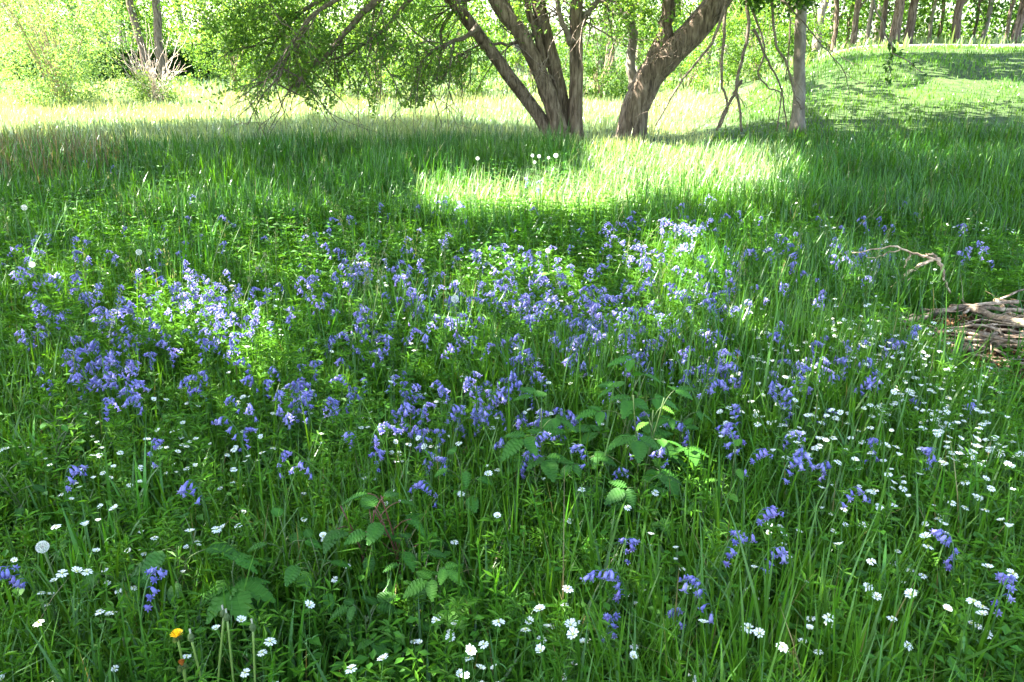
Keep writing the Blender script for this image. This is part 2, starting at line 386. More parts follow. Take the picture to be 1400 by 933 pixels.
for k_ in range(110):      # flowering stalks with loose seed heads
    px = R.uniform(0, 1400); py = R.uniform(200, 520); c0 = onz(px, py, .1); x0, y0 = c0[0], c0[1]
    if in_pile(np.array([x0]), np.array([y0]), 1.1)[0]: continue
    H = R.uniform(.42, .6); lx, ly = R.normal(0, .05, 2); C = curve([(x0, y0, 0), (x0 + lx * .4, y0 + ly * .4, H * .6), (x0 + lx * 1.6, y0 + ly * 1.6, H)], 8)
    tube(gr3, C, .0014, 3, (.14, .2, .06)); Q = np.repeat(C[-3:], 9, 0) + R.normal(0, .008, (27, 3)) * [1, 1, 2]
    leafquads(gr3, Q, .012, .35, np.array([.22, .24, .11]), dirs=np.tile([0, 0, 3.], (27, 1)))
tag(gr3.obj('tussock_grass', M_grass), 'broad arching grass blades standing out among the bluebells', 'grass', kind='stuff')

pg = Batch()  # pale blades over the sunlit patch, sun glare put into their colour
x, y = scatter(30000, 4.6, 10.5, -.6, .4)
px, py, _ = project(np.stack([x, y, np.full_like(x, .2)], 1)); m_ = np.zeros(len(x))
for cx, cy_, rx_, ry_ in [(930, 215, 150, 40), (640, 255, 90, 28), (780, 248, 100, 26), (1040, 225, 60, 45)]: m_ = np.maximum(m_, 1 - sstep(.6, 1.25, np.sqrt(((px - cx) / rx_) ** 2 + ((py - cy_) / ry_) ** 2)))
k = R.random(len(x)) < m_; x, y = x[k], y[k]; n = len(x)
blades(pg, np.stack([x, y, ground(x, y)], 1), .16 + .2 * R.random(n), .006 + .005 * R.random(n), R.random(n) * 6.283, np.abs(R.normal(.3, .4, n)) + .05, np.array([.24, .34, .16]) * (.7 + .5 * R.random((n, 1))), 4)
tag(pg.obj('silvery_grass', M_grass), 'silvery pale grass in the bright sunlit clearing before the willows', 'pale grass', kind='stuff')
# far meadow and bank turf; pale dry grass colour also stands for sun glare
gr4 = Batch()
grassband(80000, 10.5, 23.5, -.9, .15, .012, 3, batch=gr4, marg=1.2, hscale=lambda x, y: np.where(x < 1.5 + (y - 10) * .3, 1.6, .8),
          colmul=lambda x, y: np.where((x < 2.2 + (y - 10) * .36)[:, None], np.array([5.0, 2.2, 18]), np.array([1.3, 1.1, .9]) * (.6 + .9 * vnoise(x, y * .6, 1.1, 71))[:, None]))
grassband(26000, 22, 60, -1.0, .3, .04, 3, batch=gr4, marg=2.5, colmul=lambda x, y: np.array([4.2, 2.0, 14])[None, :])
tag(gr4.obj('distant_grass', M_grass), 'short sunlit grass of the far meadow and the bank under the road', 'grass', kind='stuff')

gr5 = Batch()     # last year's brown stalks at the left
x = R.uniform(-7.4, -4.2, 3600); y = R.uniform(7.3, 10.2, 3600)
px, py, _ = project(np.stack([x, y, np.full_like(x, .35)], 1)); k = (px < 190) & (py > 150) & (R.random(len(x)) < .45 * (1 - sstep(80, 190, px)) + .06); x, y = x[k], y[k]; n = len(x)
blades(gr5, np.stack([x, y, ground(x, y)], 1), .35 + .25 * R.random(n), .005 + .004 * R.random(n), R.random(n) * 6.28, np.abs(R.normal(0, .25, n)) + .03,
       np.array([.17, .13, .07]) * (.6 + .7 * R.random((n, 1))), 4)
tag(gr5.obj('dead_grass', M_grass), 'brown dead grass stalks at the shaded edge of the sunny meadow', 'dead grass', kind='stuff')

# ------------------------------------------------------------------ low leafy undergrowth (cleavers, stitchwort leaves, small herbs)
ug = Batch()
def whorls(n, y0, y1, p, hmax, lsize, mask=None):
    x, y = scatter(n, y0, y1, p, .5)
    k = ~in_pile(x, y, 1.0)
    if mask is not None: k &= R.random(len(x)) < mask(x, y)
    x, y = x[k], y[k]; n = len(x)
    z0 = ground(x, y); h = hmax * (.4 + .7 * R.random(n)); lean = R.normal(0, .12, (n, 2))
    for lv in range(5):
        f = .35 + lv * .16
        c = np.stack([x + lean[:, 0] * f * h * 2, y + lean[:, 1] * f * h * 2, z0 + h * f], 1)
        kk = 5
        a = R.random(n)[:, None] * 6.28 + np.arange(kk)[None] * 6.283 / kk
        d = np.stack([np.cos(a), np.sin(a), np.full_like(a, .35)], 2).reshape(-1, 3)
        P = np.repeat(c, kk, 0) + d * lsize * .5
        colr = (G1 * .6 + G2 * .4) * (.8 + .5 * R.random((len(P), 1)))
        leafquads(ug, P, lsize * (.7 + .6 * R.random(len(P))), .2, colr, up=1.0, dirs=d * 2)
whorls(2500, .8, 3.4, -.8, .26, .034)
whorls(4200, 3.0, 6.5, -1.0, .24, .045)
def broad(n, y0, y1, p, hmax, lsize, mask=None, m2=.35):
    x, y = scatter(n, y0, y1, p, .5)
    k = ~in_pile(x, y, 1.0)
    if mask is not None: k &= R.random(len(x)) < mask(x, y)
    x, y = x[k], y[k]; n = len(x)
    z0 = ground(x, y); h = hmax * (.35 + .75 * R.random(n))
    for lv in range(3):
        f = .5 + lv * .25
        for s_ in (0, math.pi):
            a = R.random(n) * .6 + lv * 1.57 + s_ + x * 40
            d = np.stack([np.cos(a), np.sin(a), np.full(n, .15)], 1)
            ls = lsize * (1.15 - .25 * lv) * (.7 + .5 * R.random(n))
            P = np.stack([x, y, z0 + h * f], 1) + d * ls[:, None] * .6
            leafquads(ug, P, ls, .6, (G1 * .75 + G3 * .25) * (.75 + .5 * R.random((n, 1))), up=1.6, dirs=d * 3)
leftm = lambda x, y: np.clip(.25 + .8 * (vnoise(x, y, .6, 41) > .55) - (x > 1.0) * .2, 0, 1)
broad(3600, .8, 3.6, -.7, .24, .040, leftm)
broad(4600, 3.2, 8.5, -1, .26, .045, leftm)
broad(5000, 4.5, 9.0, -1, .34, .05, lambda x, y: ((vnoise(x, y, .7, 44) > .52) & (x < .6)) * .9)
tag(ug.obj('undergrowth', M_herb), 'low mixed herbs and cleavers filling the gaps in the grass', 'undergrowth', kind='stuff')

# ------------------------------------------------------------------ bluebells
BL = np.array([.31, .295, .62])
def bell_batch(col=BL, s=1.0):
    b = Batch(); k = 6
    prof = [(0, .0012), (.0015, .0031), (.008, .0041), (.0145, .0046)]
    rings = []
    a = np.arange(k) * 2 * math.pi / k
    for z, r in prof: rings.append(np.stack([np.cos(a) * r, np.sin(a) * r, np.full(k, -z)], 1))
    V = np.concatenate(rings) * s; q = []; i = np.arange(k); j = (i + 1) % k
    for m in range(3): q.append(np.stack([m * k + i, m * k + j, (m + 1) * k + j, (m + 1) * k + i], 1))
    # six recurved tips
    am = a + math.pi / k
    mid = np.stack([np.cos(am) * .0065, np.sin(am) * .0065, np.full(k, -.0185)], 1) * s
    tip = np.stack([np.cos(am) * .0098, np.sin(am) * .0098, np.full(k, -.0170)], 1) * s
    V = np.concatenate([V, mid, tip]); nb_ = 4 * k
    side = np.stack([3 * k + i, nb_ + i, 3 * k + j], 1)
    # tips narrow from the mouth edge to a recurved point
    t = np.concatenate([side, np.stack([3 * k + j, nb_ + i, nb_ + k + i], 1), np.stack([nb_ + i, 3 * k + i, nb_ + k + i], 1)])
    C = np.concatenate([np.tile(col * np.array([.8, .8, .95]), (2 * k, 1)), np.tile(col, (2 * k, 1)), np.tile(np.minimum(col * 1.35, 1), (2 * k, 1))])
    b.add(V, np.concatenate(q), t, C)
    return b
BELL = [bell_batch(BL * np.array(f), s) for f, s in [((1, 1, 1), 1), ((1.35, 1.3, 1.1), 1.08), ((.75, .75, .9), .92), ((1.1, .95, 1), 1.0)]]
def rot(az, tilt, roll=0):
    return np.array((Matrix.Rotation(az, 4, 'Z') @ Matrix.Rotation(tilt, 4, 'Y') @ Matrix.Rotation(roll, 4, 'Z')))
def bluebell_parts(v, rng):
    """returns (stem batch, [(matrix, bell kind)], leaf batches); base at the origin, spike nods towards +x"""
    H = .27 + .05 * rng.random(); nod = .04 + .05 * rng.random(); nb = int(6 + rng.random() * 7)
    zc = H - .05
    P = curve([(0, 0, -.02), (.006, 0, H * .5), (.004, 0, zc), (nod * .45, 0, H + .03), (nod, 0, H + .012)], 14)
    st = Batch(); tube(st, P, np.linspace(.0024, .0012, 14), 5, np.array([.06, .15, .03]))
    bells = []
    L = len(P)
    for i in range(nb):
        f = 1 - i / nb * .52
        s = f * (L - 1); k = min(int(s), L - 2); p = P[k] * (1 - (s - k)) + P[k + 1] * (s - k)
        side = rng.normal(0, .9); off = .007 + .009 * rng.random()
        d = np.array([math.cos(side), math.sin(side), .25]); tip = p + d * off + np.array([0, 0, -.001])
        tube(st, [p, p + d * off * .6 + [0, 0, .002], tip], .0008, 3, np.array([.12, .12, .35]))
        young = i < 2 and rng.random() < .5
        M = rot(side, -.35 - .5 * rng.random() if not young else .3, rng.random())
        M[:3, :3] *= (.62 if young else .95 + .25 * rng.random()); M[:3, 3] = tip
        bells.append((M, int(rng.integers(0, 4))))
    lv = []
    for i in range(3):
        b = Batch(); a = rng.random() * 6.28
        blades(b, np.array([[.0, 0, -.01]]), np.array([.2 + .08 * rng.random()]), np.array([.011]), np.array([a]), np.array([.35 + .6 * rng.random()]), np.array([[.035, .12, .02]]), 6)
        lv.append(b)
    return st, bells, lv
rngb = np.random.default_rng(3)
BV = [bluebell_parts(i, rngb) for i in range(10)]
bell_me = [b.mesh('bell', M_blue, True) for b in BELL]
stem_me = [v[0].mesh('stem', M_stem, True) for v in BV]
leaf_me = [[l.mesh('leaf', M_herb) for l in v[2]] for v in BV]
spike_b = []
for st, bells, lv in BV:
    b = Batch()
    for M, kd in bells: b.merge(BELL[kd], M)
    spike_b.append(b)
spike_me = [b.mesh('flower_spike', M_blue, True) for b in spike_b]
green_b = []
for st, bells, lv in BV:
    b = Batch(); b.merge(st)
    for l in lv: b.merge(l)
    green_b.append(b)
def whole(v):
    b = Batch(); b.merge(green_b[v]); 
    o = Batch(); o.merge(spike_b[v]); o.qm = [m + 1 for m in o.qm]; o.tm = [m + 1 for m in o.tm]; b.merge(o); return b
whole_b = [whole(v) for v in range(10)]
whole_me = [b.mesh('bluebell', [M_stem, M_blue], True) for b in whole_b]
green_me = [b.mesh('stem', M_stem, True) for b in green_b]
# prototype hierarchies, copied later
def bb_full(v):
    r = empty('bluebell', (0, 0, -50)); mobj('stem', stem_me[v], r)
    for me in leaf_me[v]: mobj('leaf', me, r)
    for M, kd in BV[v][1]:
        o = mobj('bell', bell_me[kd], r); o.matrix_local = Matrix(M.tolist())
    return r
def bb_mid(v):
    r = empty('bluebell', (0, 0, -50)); mobj('stem', green_me[v], r); mobj('flower_spike', spike_me[v], r); return r
protos = {}
def place_bb(kind, v, x, y, rz, s, tilt, label, group):
    k = (kind, v)
    if k not in protos:
        protos[k] = bb_full(v) if kind == 'full' else bb_mid(v) if kind == 'mid' else mobj('bluebell', whole_me[v])
        o = protos[k]
    else: o = copy_thing(protos[k])
    o.location = (float(x), float(y), float(ground(x, y))); o.rotation_euler = (tilt[0], tilt[1], rz); o.scale = (s, s, s)
    tag(o, label, 'bluebell', group); return o

NEAR = [(35, 778, 'small dark bluebell alone in the grass by the left edge'), (107, 685, 'lone bluebell above the white flowers at lower left'),
 (278, 690, 'tall bluebell with a hooked nodding spike beside a white flower at left'), (181, 836, 'little bluebell low in the grass at bottom left'),
 (388, 652, 'left one of two bluebells with bells hanging in a wide spray, left of centre'), (414, 655, 'right one of two bluebells with bells hanging in a wide spray, left of centre'),
 (598, 682, 'bright bluebell standing in front of the bramble leaves at centre'), (852, 768, 'small bluebell with a few bells, below the centre brambles'),
 (840, 828, 'small violet bluebell in upright grass at bottom centre'), (832, 880, 'bluebell in bud low at bottom centre, left of a white flower'),
 (922, 882, 'thin bluebell at the bottom, just left of the full-headed one'), (960, 858, 'full-headed bluebell with many bells near the bottom edge'),
 (1033, 818, 'bluebell with a dense head leaning right at lower right'), (998, 790, 'bluebell with a sideways arched head above the dense-headed one'),
 (1046, 764, 'bluebell with spreading bells, between white flowers at lower right'), (1155, 738, 'tall one-sided bluebell with a long row of bells at lower right'),
 (1186, 655, 'faint bluebell among white flowers right of the centre brambles'), (1252, 675, 'solitary bluebell below the thickest patch of white flowers'),
 (1290, 805, 'bluebell with a dark bud tip beside white flowers at bottom right'), (1362, 868, 'short dark bluebell by the bottom right corner'),
 (1132, 676, 'right one of the close pair of bluebells at right of centre'), (1103, 676, 'left one of the close pair of bluebells at right of centre'),
 (1073, 700, 'bluebell with bells strung down its stem, under the close pair'), (1075, 640, 'pale bluebell with open bells right of the large cluster'),
 (1018, 672, 'lowest head of the large bluebell cluster right of centre'), (1004, 655, 'left head of the large bluebell cluster right of centre'),
 (1012, 628, 'upper head of the large bluebell cluster right of centre'), (996, 598, 'slim bluebell rising above the large cluster right of centre'),
 (935, 618, 'whitish bluebell shining in a fleck of sun beside the brambles'), (899, 642, 'bluebell at the left edge of the sun fleck by the brambles'),
 (866, 626, 'open-belled bluebell at the right side of the bramble leaves'), (957, 562, 'drooping bluebell behind the sun fleck'), (785, 645, 'bluebell in the shadow below the bramble leaves'),
 (740, 640, 'bluebell half hidden under the lowest bramble leaf'), (205, 632, 'tiny dark bluebell deep in grass left of centre'), (325, 600, 'bluebell in front of the left drift, leftmost of a pair'),
 (348, 606, 'bluebell in front of the left drift, right one of a pair'), (510, 635, 'bluebell in a trio at centre left, lowest of them'), (520, 602, 'middle bluebell of a trio at centre left'),
 (545, 566, 'top bluebell of a trio at centre left'), (476, 610, 'pale bluebell beside a white flower, left of the trio')]
rb_ = np.random.default_rng(21)
for i, (px, py, lab) in enumerate(NEAR):
    v = i % 10; s = .82 + .2 * rb_.random(); p = onz(px, py, .24 * s); rz = rb_.random() * 6.28
    place_bb('full', v, p[0] - .03 * math.cos(rz), p[1] - .03 * math.sin(rz), rz, s, (rb_.normal(0, .07), rb_.normal(0, .07)), lab, 'single bluebells in the foreground')

# the drifts: (photo centre, spread, count, zone label)
Z1 = ('violet-blue bluebell in the crowded left-hand drift', 'bluebells of the left-hand drift')
Z2 = ('violet-blue bluebell in the long crowded middle drift in line with the willow stems', 'bluebells of the middle drift')
Z3 = ('violet-blue bluebell in the right half of the drift, before the leaning willow', 'bluebells of the right half of the drift')
Z4 = ('bluebell in the loose scatter between the drift and the heap of sticks', 'bluebells scattered near the stick heap')
Z5 = ('bluebell in the small shaded group just before the main drift, around the brambles', 'bluebells before the main drift')
CL = [(150, 470, 110, 50, 60, Z1), (70, 430, 70, 40, 26, Z1), (255, 405, 60, 34, 50, Z1), (320, 445, 45, 34, 40, Z1), (90, 355, 50, 26, 18, Z1), (135, 525, 55, 22, 26, Z1), (20, 375, 22, 16, 8, Z1),
 (165, 545, 22, 14, 6, Z1), (280, 528, 20, 10, 5, Z1), (405, 548, 45, 26, 26, Z1),
 (440, 385, 50, 34, 24, Z2), (540, 370, 65, 40, 40, Z2), (515, 460, 65, 45, 40, Z2), (600, 430, 60, 50, 36, Z2), (700, 375, 60, 34, 50, Z2), (750, 415, 60, 34, 44, Z2), (690, 518, 42, 28, 26, Z5),
 (820, 440, 60, 42, 50, Z3), (895, 360, 55, 40, 40, Z3), (935, 325, 40, 28, 32, Z3), (850, 325, 26, 12, 9, Z3), (970, 460, 32, 55, 44, Z3), (985, 395, 26, 22, 12, Z3), (780, 480, 60, 40, 26, Z3), (880, 480, 50, 30, 18, Z3),
 (1060, 365, 30, 30, 18, Z4), (1165, 362, 26, 20, 22, Z4), (1090, 440, 50, 34, 14, Z4), (1140, 515, 28, 22, 12, Z4), (1170, 560, 20, 14, 5, Z4), (1222, 500, 20, 12, 7, Z4), (1080, 560, 30, 30, 12, Z4), (1012, 540, 14, 8, 3, Z4),
 (1330, 335, 36, 20, 9, Z4), (1235, 285, 12, 14, 4, Z4), (1200, 312, 24, 8, 6, Z4), (1125, 295, 10, 10, 3, Z4), (1300, 590, 30, 12, 3, Z4),
 (600, 305, 24, 18, 9, Z2), (450, 300, 70, 14, 8, Z2), (220, 320, 80, 24, 9, Z1), (720, 262, 24, 8, 4, Z3), (764, 296, 10, 8, 2, Z3), (140, 235, 14, 6, 3, Z1), (225, 235, 6, 4, 1, Z1),
 (605, 600, 26, 24, 12, Z5), (650, 590, 30, 22, 10, Z5), (705, 590, 20, 16, 6, Z5), (545, 570, 20, 14, 4, Z5), (780, 600, 70, 40, 12, Z5), (930, 530, 60, 20, 8, Z5), (520, 540, 50, 20, 7, Z5), (600, 540, 30, 12, 6, Z5)]
pts = []
for cx, cy_, rx_, ry_, n, z in CL:
    for _ in range(int(n * .98)):
        px = cx + rb_.normal() * rx_ * .8; py = cy_ + rb_.normal() * ry_ * .75
        s = .66 + .28 * rb_.random(); p = onz(px, py, .24 * s)
        if in_pile(np.array([p[0]]), np.array([p[1]]), 1.0)[0]: continue
        pts.append((p[1], p[0], s, z))
pts.sort(key=lambda t: t[0])
NI = 300 - len(NEAR)
far = Batch()
def zone(x, y, kinds):
    px, py, _ = project(np.array([[x, y, .24]])); px = px[0]; py = py[0]
    for lim, ph in kinds:
        if px < lim: break
    row = 'back edge' if py < 335 else 'upper half' if py < 400 else 'lower half' if py < 470 else 'front edge'
    return ph, row
BK = [(130, 'drift touching the left edge'), (250, 'outer part of the left drift'), (400, 'heart of the left drift'), (520, 'drift between left and middle'), (640, 'drift below the drooping bough'), (770, 'drift below the fanned trunks'), (880, 'drift below the gap between willows'), (1020, 'drift below the leaning willow'), (1200, 'scatter left of the stick heap'), (9999, 'scatter around the stick heap')]
def nodding(rz): return 'to the right' if math.cos(rz) > .7 else 'to the left' if math.cos(rz) < -.7 else 'away' if math.sin(rz) > 0 else 'forwards'
for i, (y, x, s, z) in enumerate(pts):
    v = int(rb_.integers(0, 10)); rz = rb_.random() * 6.28; tl = (rb_.normal(0, .1), rb_.normal(0, .1))
    if i < NI:
        ph, row = zone(x, y, BK); place_bb('mid' if y < 2.9 else 'far', v, x, y, rz, s, tl, f"{'tall' if s > .84 else 'short' if s < .75 else 'mid-height'} {'full' if len(BV[v][1]) > 8 else 'sparse'} bluebell nodding {nodding(rz)}, {ph}, {row}", 'bluebells of the ' + ph)
    else:
        M = np.array(Matrix.LocRotScale(Vector((x, y, float(ground(x, y)))), __import__('mathutils').Euler((tl[0], tl[1], rz)), Vector((s, s, s))))
        far.merge(whole_b[v], M)
tag(far.obj('distant_bluebells', [M_stem, M_blue], smooth=True), 'farther bluebells making up the back of the drifts', 'bluebells', kind='stuff')

# ------------------------------------------------------------------ stitchwort (small white flowers)
def bloom_batch(s=1.0, cup=0.0):
    b = Batch(); g = Batch(); rr = np.random.default_rng(int(cup * 100) + 1)
    for i in range(5):
        a0 = i * 2 * math.pi / 5 + rr.normal(0, .06); cu = cup + rr.normal(0, .1); ls = rr.uniform(.9, 1.1)
        for sgn in (-1, 1):
            a = a0 + sgn * .30
            d = np.array([math.cos(a) * math.cos(cu), math.sin(a) * math.cos(cu), math.sin(cu)]) * ls; w = np.array([-math.sin(a), math.cos(a), 0])
            base = np.array([math.cos(a0), math.sin(a0), 0]) * .0015
            V = [base, base * .5 + d * .0055 + w * .0017 + [0, 0, .0008], d * .0098 + w * .0024 + [0, 0, .001], d * .0124, d * .0098 - w * .0024 + [0, 0, .001], base * .5 + d * .0055 - w * .0017 + [0, 0, .0008]]
            b.add(np.array(V) * s, [[0, 1, 2, 5]], [[2, 4, 5], [2, 3, 4]], (.84, .86, .80))
    k = 7; a = np.arange(k) * 6.283 / k
    V = np.concatenate([np.stack([np.cos(a) * .0022, np.sin(a) * .0022, np.full(k, .0012)], 1), [[0, 0, .0034]], [[0, 0, -.001]]]) * s
    i = np.arange(k); j = (i + 1) % k
    g.add(V, None, np.concatenate([np.stack([i, j, np.full(k, k)], 1), np.stack([j, i, np.full(k, k + 1)], 1)]), (.50, .52, .08))
    for q_ in range(10):
        an = q_ * .628; tube(g, np.array([[0, 0, .001], [math.cos(an) * .003, math.sin(an) * .003, .0045]]) * s, .0003 * s, 3, (.75, .75, .35))
    return b, g
BLV = [bloom_batch(1.0, c) for c in (.02, .3, .65)]; CEN = BLV[0][1]; BLV = [b[0] for b in BLV]
bloom_me = [b.mesh('bloom', M_white) for b in BLV]; cen_me = CEN.mesh('flower_centre', M_stem)
WV = []
rw = np.random.default_rng(5)
for v in range(9):
    H = .24 + .05 * rw.random(); st = Batch(); heads = []
    nb = [1, 1, 2, 1, 3, 2, 1, 2, 1][v]
    fork = np.array([rw.normal(0, .02), rw.normal(0, .02), H * .72])
    tube(st, curve([(0, 0, -.01), (fork[0] * .2, fork[1] * .9, H * .35), fork], 6), .0011, 4, (.09, .2, .04))
    for k in range(nb):
        a = rw.random() * 6.28 if k == 0 else a + 2.2; r = (.004 if nb == 1 else .018 + .014 * rw.random())
        e = np.array([fork[0] + math.cos(a) * r, fork[1] + math.sin(a) * r, H - .02 * rw.random() * k])
        tube(st, curve([fork, fork * .5 + e * .5 + [0, 0, .004], e], 4), .0008, 4, (.09, .2, .04))
        heads.append((e, int(rw.choice(3, p=[.5, .32, .18])), rot(rw.random() * 6.28, .05 + .42 * rw.random() ** 1.3, rw.random() * 6)))
    for lvz in np.linspace(.15, .7, 5):
        a = rw.random() * 3.14
        for q_ in (0, math.pi):
            blades(st, np.array([[fork[0] * lvz, fork[1] * lvz, H * lvz]]), np.array([.02]), np.array([.004]), np.array([a + q_]), np.array([1.3]), np.array([[.06, .17, .03]]), 3)
    if rw.random() < .6:   # a drooping bud
        e = fork + np.array([.018, .006, -.004]); tube(st, curve([fork, fork + [.01, .002, .012], e], 5), .0006, 3, (.09, .2, .04))
        leafquads(st, np.array([e, e + [0.001, 0, 0]]), .009, .5, (.25, .35, .15), dirs=np.array([[0, 0, -1.], [0, 0, -1.]]) * 5)
    WV.append((st, heads))
wstem_me = [w[0].mesh('stem', M_stem) for w in WV]
wwhole_b = []
for st, heads in WV:
    b = Batch(); b.merge(st); o = Batch()
    for e, kb, M in heads:
        M = M.copy(); M[:3, 3] = e; o.merge(BLV[kb], M)
        c = Batch(); c.merge(CEN, M); b.merge(c)
    o.qm = [m + 1 for m in o.qm]; o.tm = [m + 1 for m in o.tm]; b.merge(o); wwhole_b.append(b)
wwhole_me = [b.mesh('stitchwort', [M_stem, M_white]) for b in wwhole_b]
wprot = {}
def place_w(full, v, x, y, rz, s, label, group):
    k = (full, v)
    if k not in wprot:
        if full:
            r = empty('stitchwort', (0, 0, 0)); mobj('stem', wstem_me[v], r)
            for e, kb, M in WV[v][1]:
                M = M.copy(); M[:3, 3] = e
                h = mobj('bloom', bloom_me[kb], r); h.matrix_local = Matrix(M.tolist()); mobj('flower_centre', cen_me, h)
        else: r = mobj('stitchwort', wwhole_me[v])
        wprot[k] = r; o = r
    else: o = copy_thing(wprot[k])
    o.location = (float(x), float(y), float(ground(x, y))); o.rotation_euler = (random.gauss(0, .1), random.gauss(0, .1), rz); o.scale = (s,) * 3
    tag(o, label, 'white flower', group)
WN = [(112, 787, 'star-shaped white stitchwort, lowest of the trio above the lone left bluebell'), (97, 768, 'side-on white stitchwort in the trio at lower left'), (80, 782, 'white stitchwort leftmost of the trio at lower left'),
 (92, 718, 'white stitchwort left of the lower left pair, facing up'), (124, 704, 'open white stitchwort just under the lone bluebell at left'), (72, 850, 'white stitchwort low by the bottom left corner'), (54, 722, 'pale stitchwort nearest the left edge above the dandelion clock'),
 (337, 840, 'upper of two white stitchworts over the dandelion stalks'), (341, 854, 'lower of two white stitchworts over the dandelion stalks'), (417, 838, 'single white stitchwort right of the dandelion stalks'), (348, 889, 'white stitchwort beside the dandelion stalks at the bottom'),
 (286, 707, 'white stitchwort beside the hooked bluebell'), (258, 722, 'half-turned white stitchwort below the hooked bluebell'), (440, 720, 'white stitchwort right of the palmate leaves'), (487, 910, 'white stitchwort at bottom, left of centre'), (517, 909, 'white stitchwort at bottom, second left of centre'),
 (545, 929, 'white stitchwort cut by the bottom edge, left one'), (570, 929, 'white stitchwort cut by the bottom edge, right one'), (648, 903, 'large white stitchwort in the bottom centre group, lowest'), (667, 895, 'second lowest white stitchwort in the bottom centre group'),
 (683, 878, 'white stitchwort left in the bottom centre group'), (698, 880, 'white stitchwort at the heart of the bottom centre group'), (722, 847, 'white stitchwort topping the left of the bottom centre group'), (743, 863, 'double-headed white stitchwort in the bottom centre group'),
 (757, 877, 'white stitchwort low right in the bottom centre group'), (757, 827, 'highest white stitchwort of the bottom centre group'), (767, 852, 'white stitchwort right in the bottom centre group'), (795, 871, 'white stitchwort furthest right in the bottom centre group'),
 (878, 893, 'white stitchwort between two thin bluebells at the bottom'), (994, 889, 'white stitchwort below the full-headed bluebell'), (1027, 911, 'white stitchwort at the bottom edge right of the full-headed bluebell'), (1050, 876, 'upper of two white stitchworts under the dense-headed bluebell'),
 (1054, 889, 'lower of two white stitchworts under the dense-headed bluebell'), (1075, 913, 'small white stitchwort at the bottom edge, lower right'), (1142, 796, 'round daisy-like white stitchwort facing the viewer at lower right'), (1138, 874, 'white stitchwort alone in grass at lower right'),
 (1190, 868, 'white stitchwort left of the large bottom right pair'), (1241, 845, 'white stitchwort above the large bottom right pair'), (1267, 877, 'left flower of the large bottom right pair of stitchworts'), (1296, 866, 'right flower of the large bottom right pair of stitchworts'),
 (1325, 889, 'white stitchwort near the short dark corner bluebell'), (1346, 892, 'white stitchwort beneath the short dark corner bluebell'), (1334, 811, 'white stitchwort right of the dark-tipped bluebell'), (1385, 777, 'white stitchwort by the right edge'),
 (1218, 775, 'white stitchwort in the loose line at lower right, left one'), (1236, 807, 'white stitchwort in the loose line at lower right, right one'), (1345, 787, 'white stitchwort left of the one by the right edge'), (680, 648, 'white stitchwort below the centre brambles, left'), (671, 695, 'white stitchwort below the bright centre bluebell')]
for i, (px, py, lab) in enumerate(WN):
    s = .97 + .18 * rw.random(); p = onz(px, py, .255 * s); place_w(True, [0, 3, 6, 8, 1][i % 5] if 'pair' not in lab or True else 2, p[0], p[1], rw.random() * 6.28, s, lab, 'single white stitchworts in the foreground')
WNX = np.random.default_rng(61)
W0 = ('small white stitchwort', 'x')
W1 = ('small white stitchwort in the thick right-hand patch below the heap of sticks', 'stitchworts of the right-hand patch')
W2 = ('small white stitchwort dotted through the grass in front of the bluebell drift', 'stitchworts dotted before the drift')
W3 = ('small white stitchwort sprinkled over the shaded grass at left', 'stitchworts sprinkled at left')
WC = [(1310, 640, 90, 60, 14, W1), (1150, 800, 250, 110, 34, W0), (700, 870, 130, 50, 14, W0), (120, 760, 110, 70, 10, W0), (300, 900, 300, 30, 6, W0), (800, 700, 300, 50, 16, W0), (1280, 600, 75, 45, 46, W1), (1330, 640, 50, 24, 26, W1), (1235, 500, 80, 30, 46, W1), (1130, 475, 90, 45, 52, W1), (1060, 490, 70, 40, 36, W1), (1100, 595, 110, 45, 40, W1), (1290, 560, 60, 24, 22, W1), (1200, 690, 110, 45, 16, W1),
 (1290, 740, 90, 50, 8, W1), (1190, 560, 80, 30, 26, W1), (700, 590, 400, 50, 34, W2), (750, 500, 300, 50, 50, W2), (1000, 540, 60, 40, 16, W2), (450, 600, 120, 45, 20, W2),
 (220, 600, 150, 45, 28, W3), (200, 670, 160, 40, 14, W3), (330, 540, 60, 30, 10, W3), (750, 340, 260, 36, 60, W2), (560, 390, 160, 50, 30, W2), (1100, 300, 120, 30, 30, W1), (1350, 300, 50, 12, 18, W1), (1200, 350, 80, 30, 14, W1),
 (300, 420, 180, 60, 30, W3), (450, 320, 200, 40, 20, W3), (1050, 250, 80, 20, 16, W1)]
wp = []
for cx, cy_, rx_, ry_, n, z in WC:
    for _ in range(int(n)):
        s = (.74 if z is W1 else .68) + .25 * rw.random(); p = onz(cx + rw.normal() * rx_ * .65, cy_ + rw.normal() * ry_ * .65, .255 * s)
        if in_pile(np.array([p[0]]), np.array([p[1]]), .8)[0] or p[1] < .9: continue
        wp.append((p[1], p[0], s, z))
wp.sort(key=lambda t: t[0]); fw = Batch()
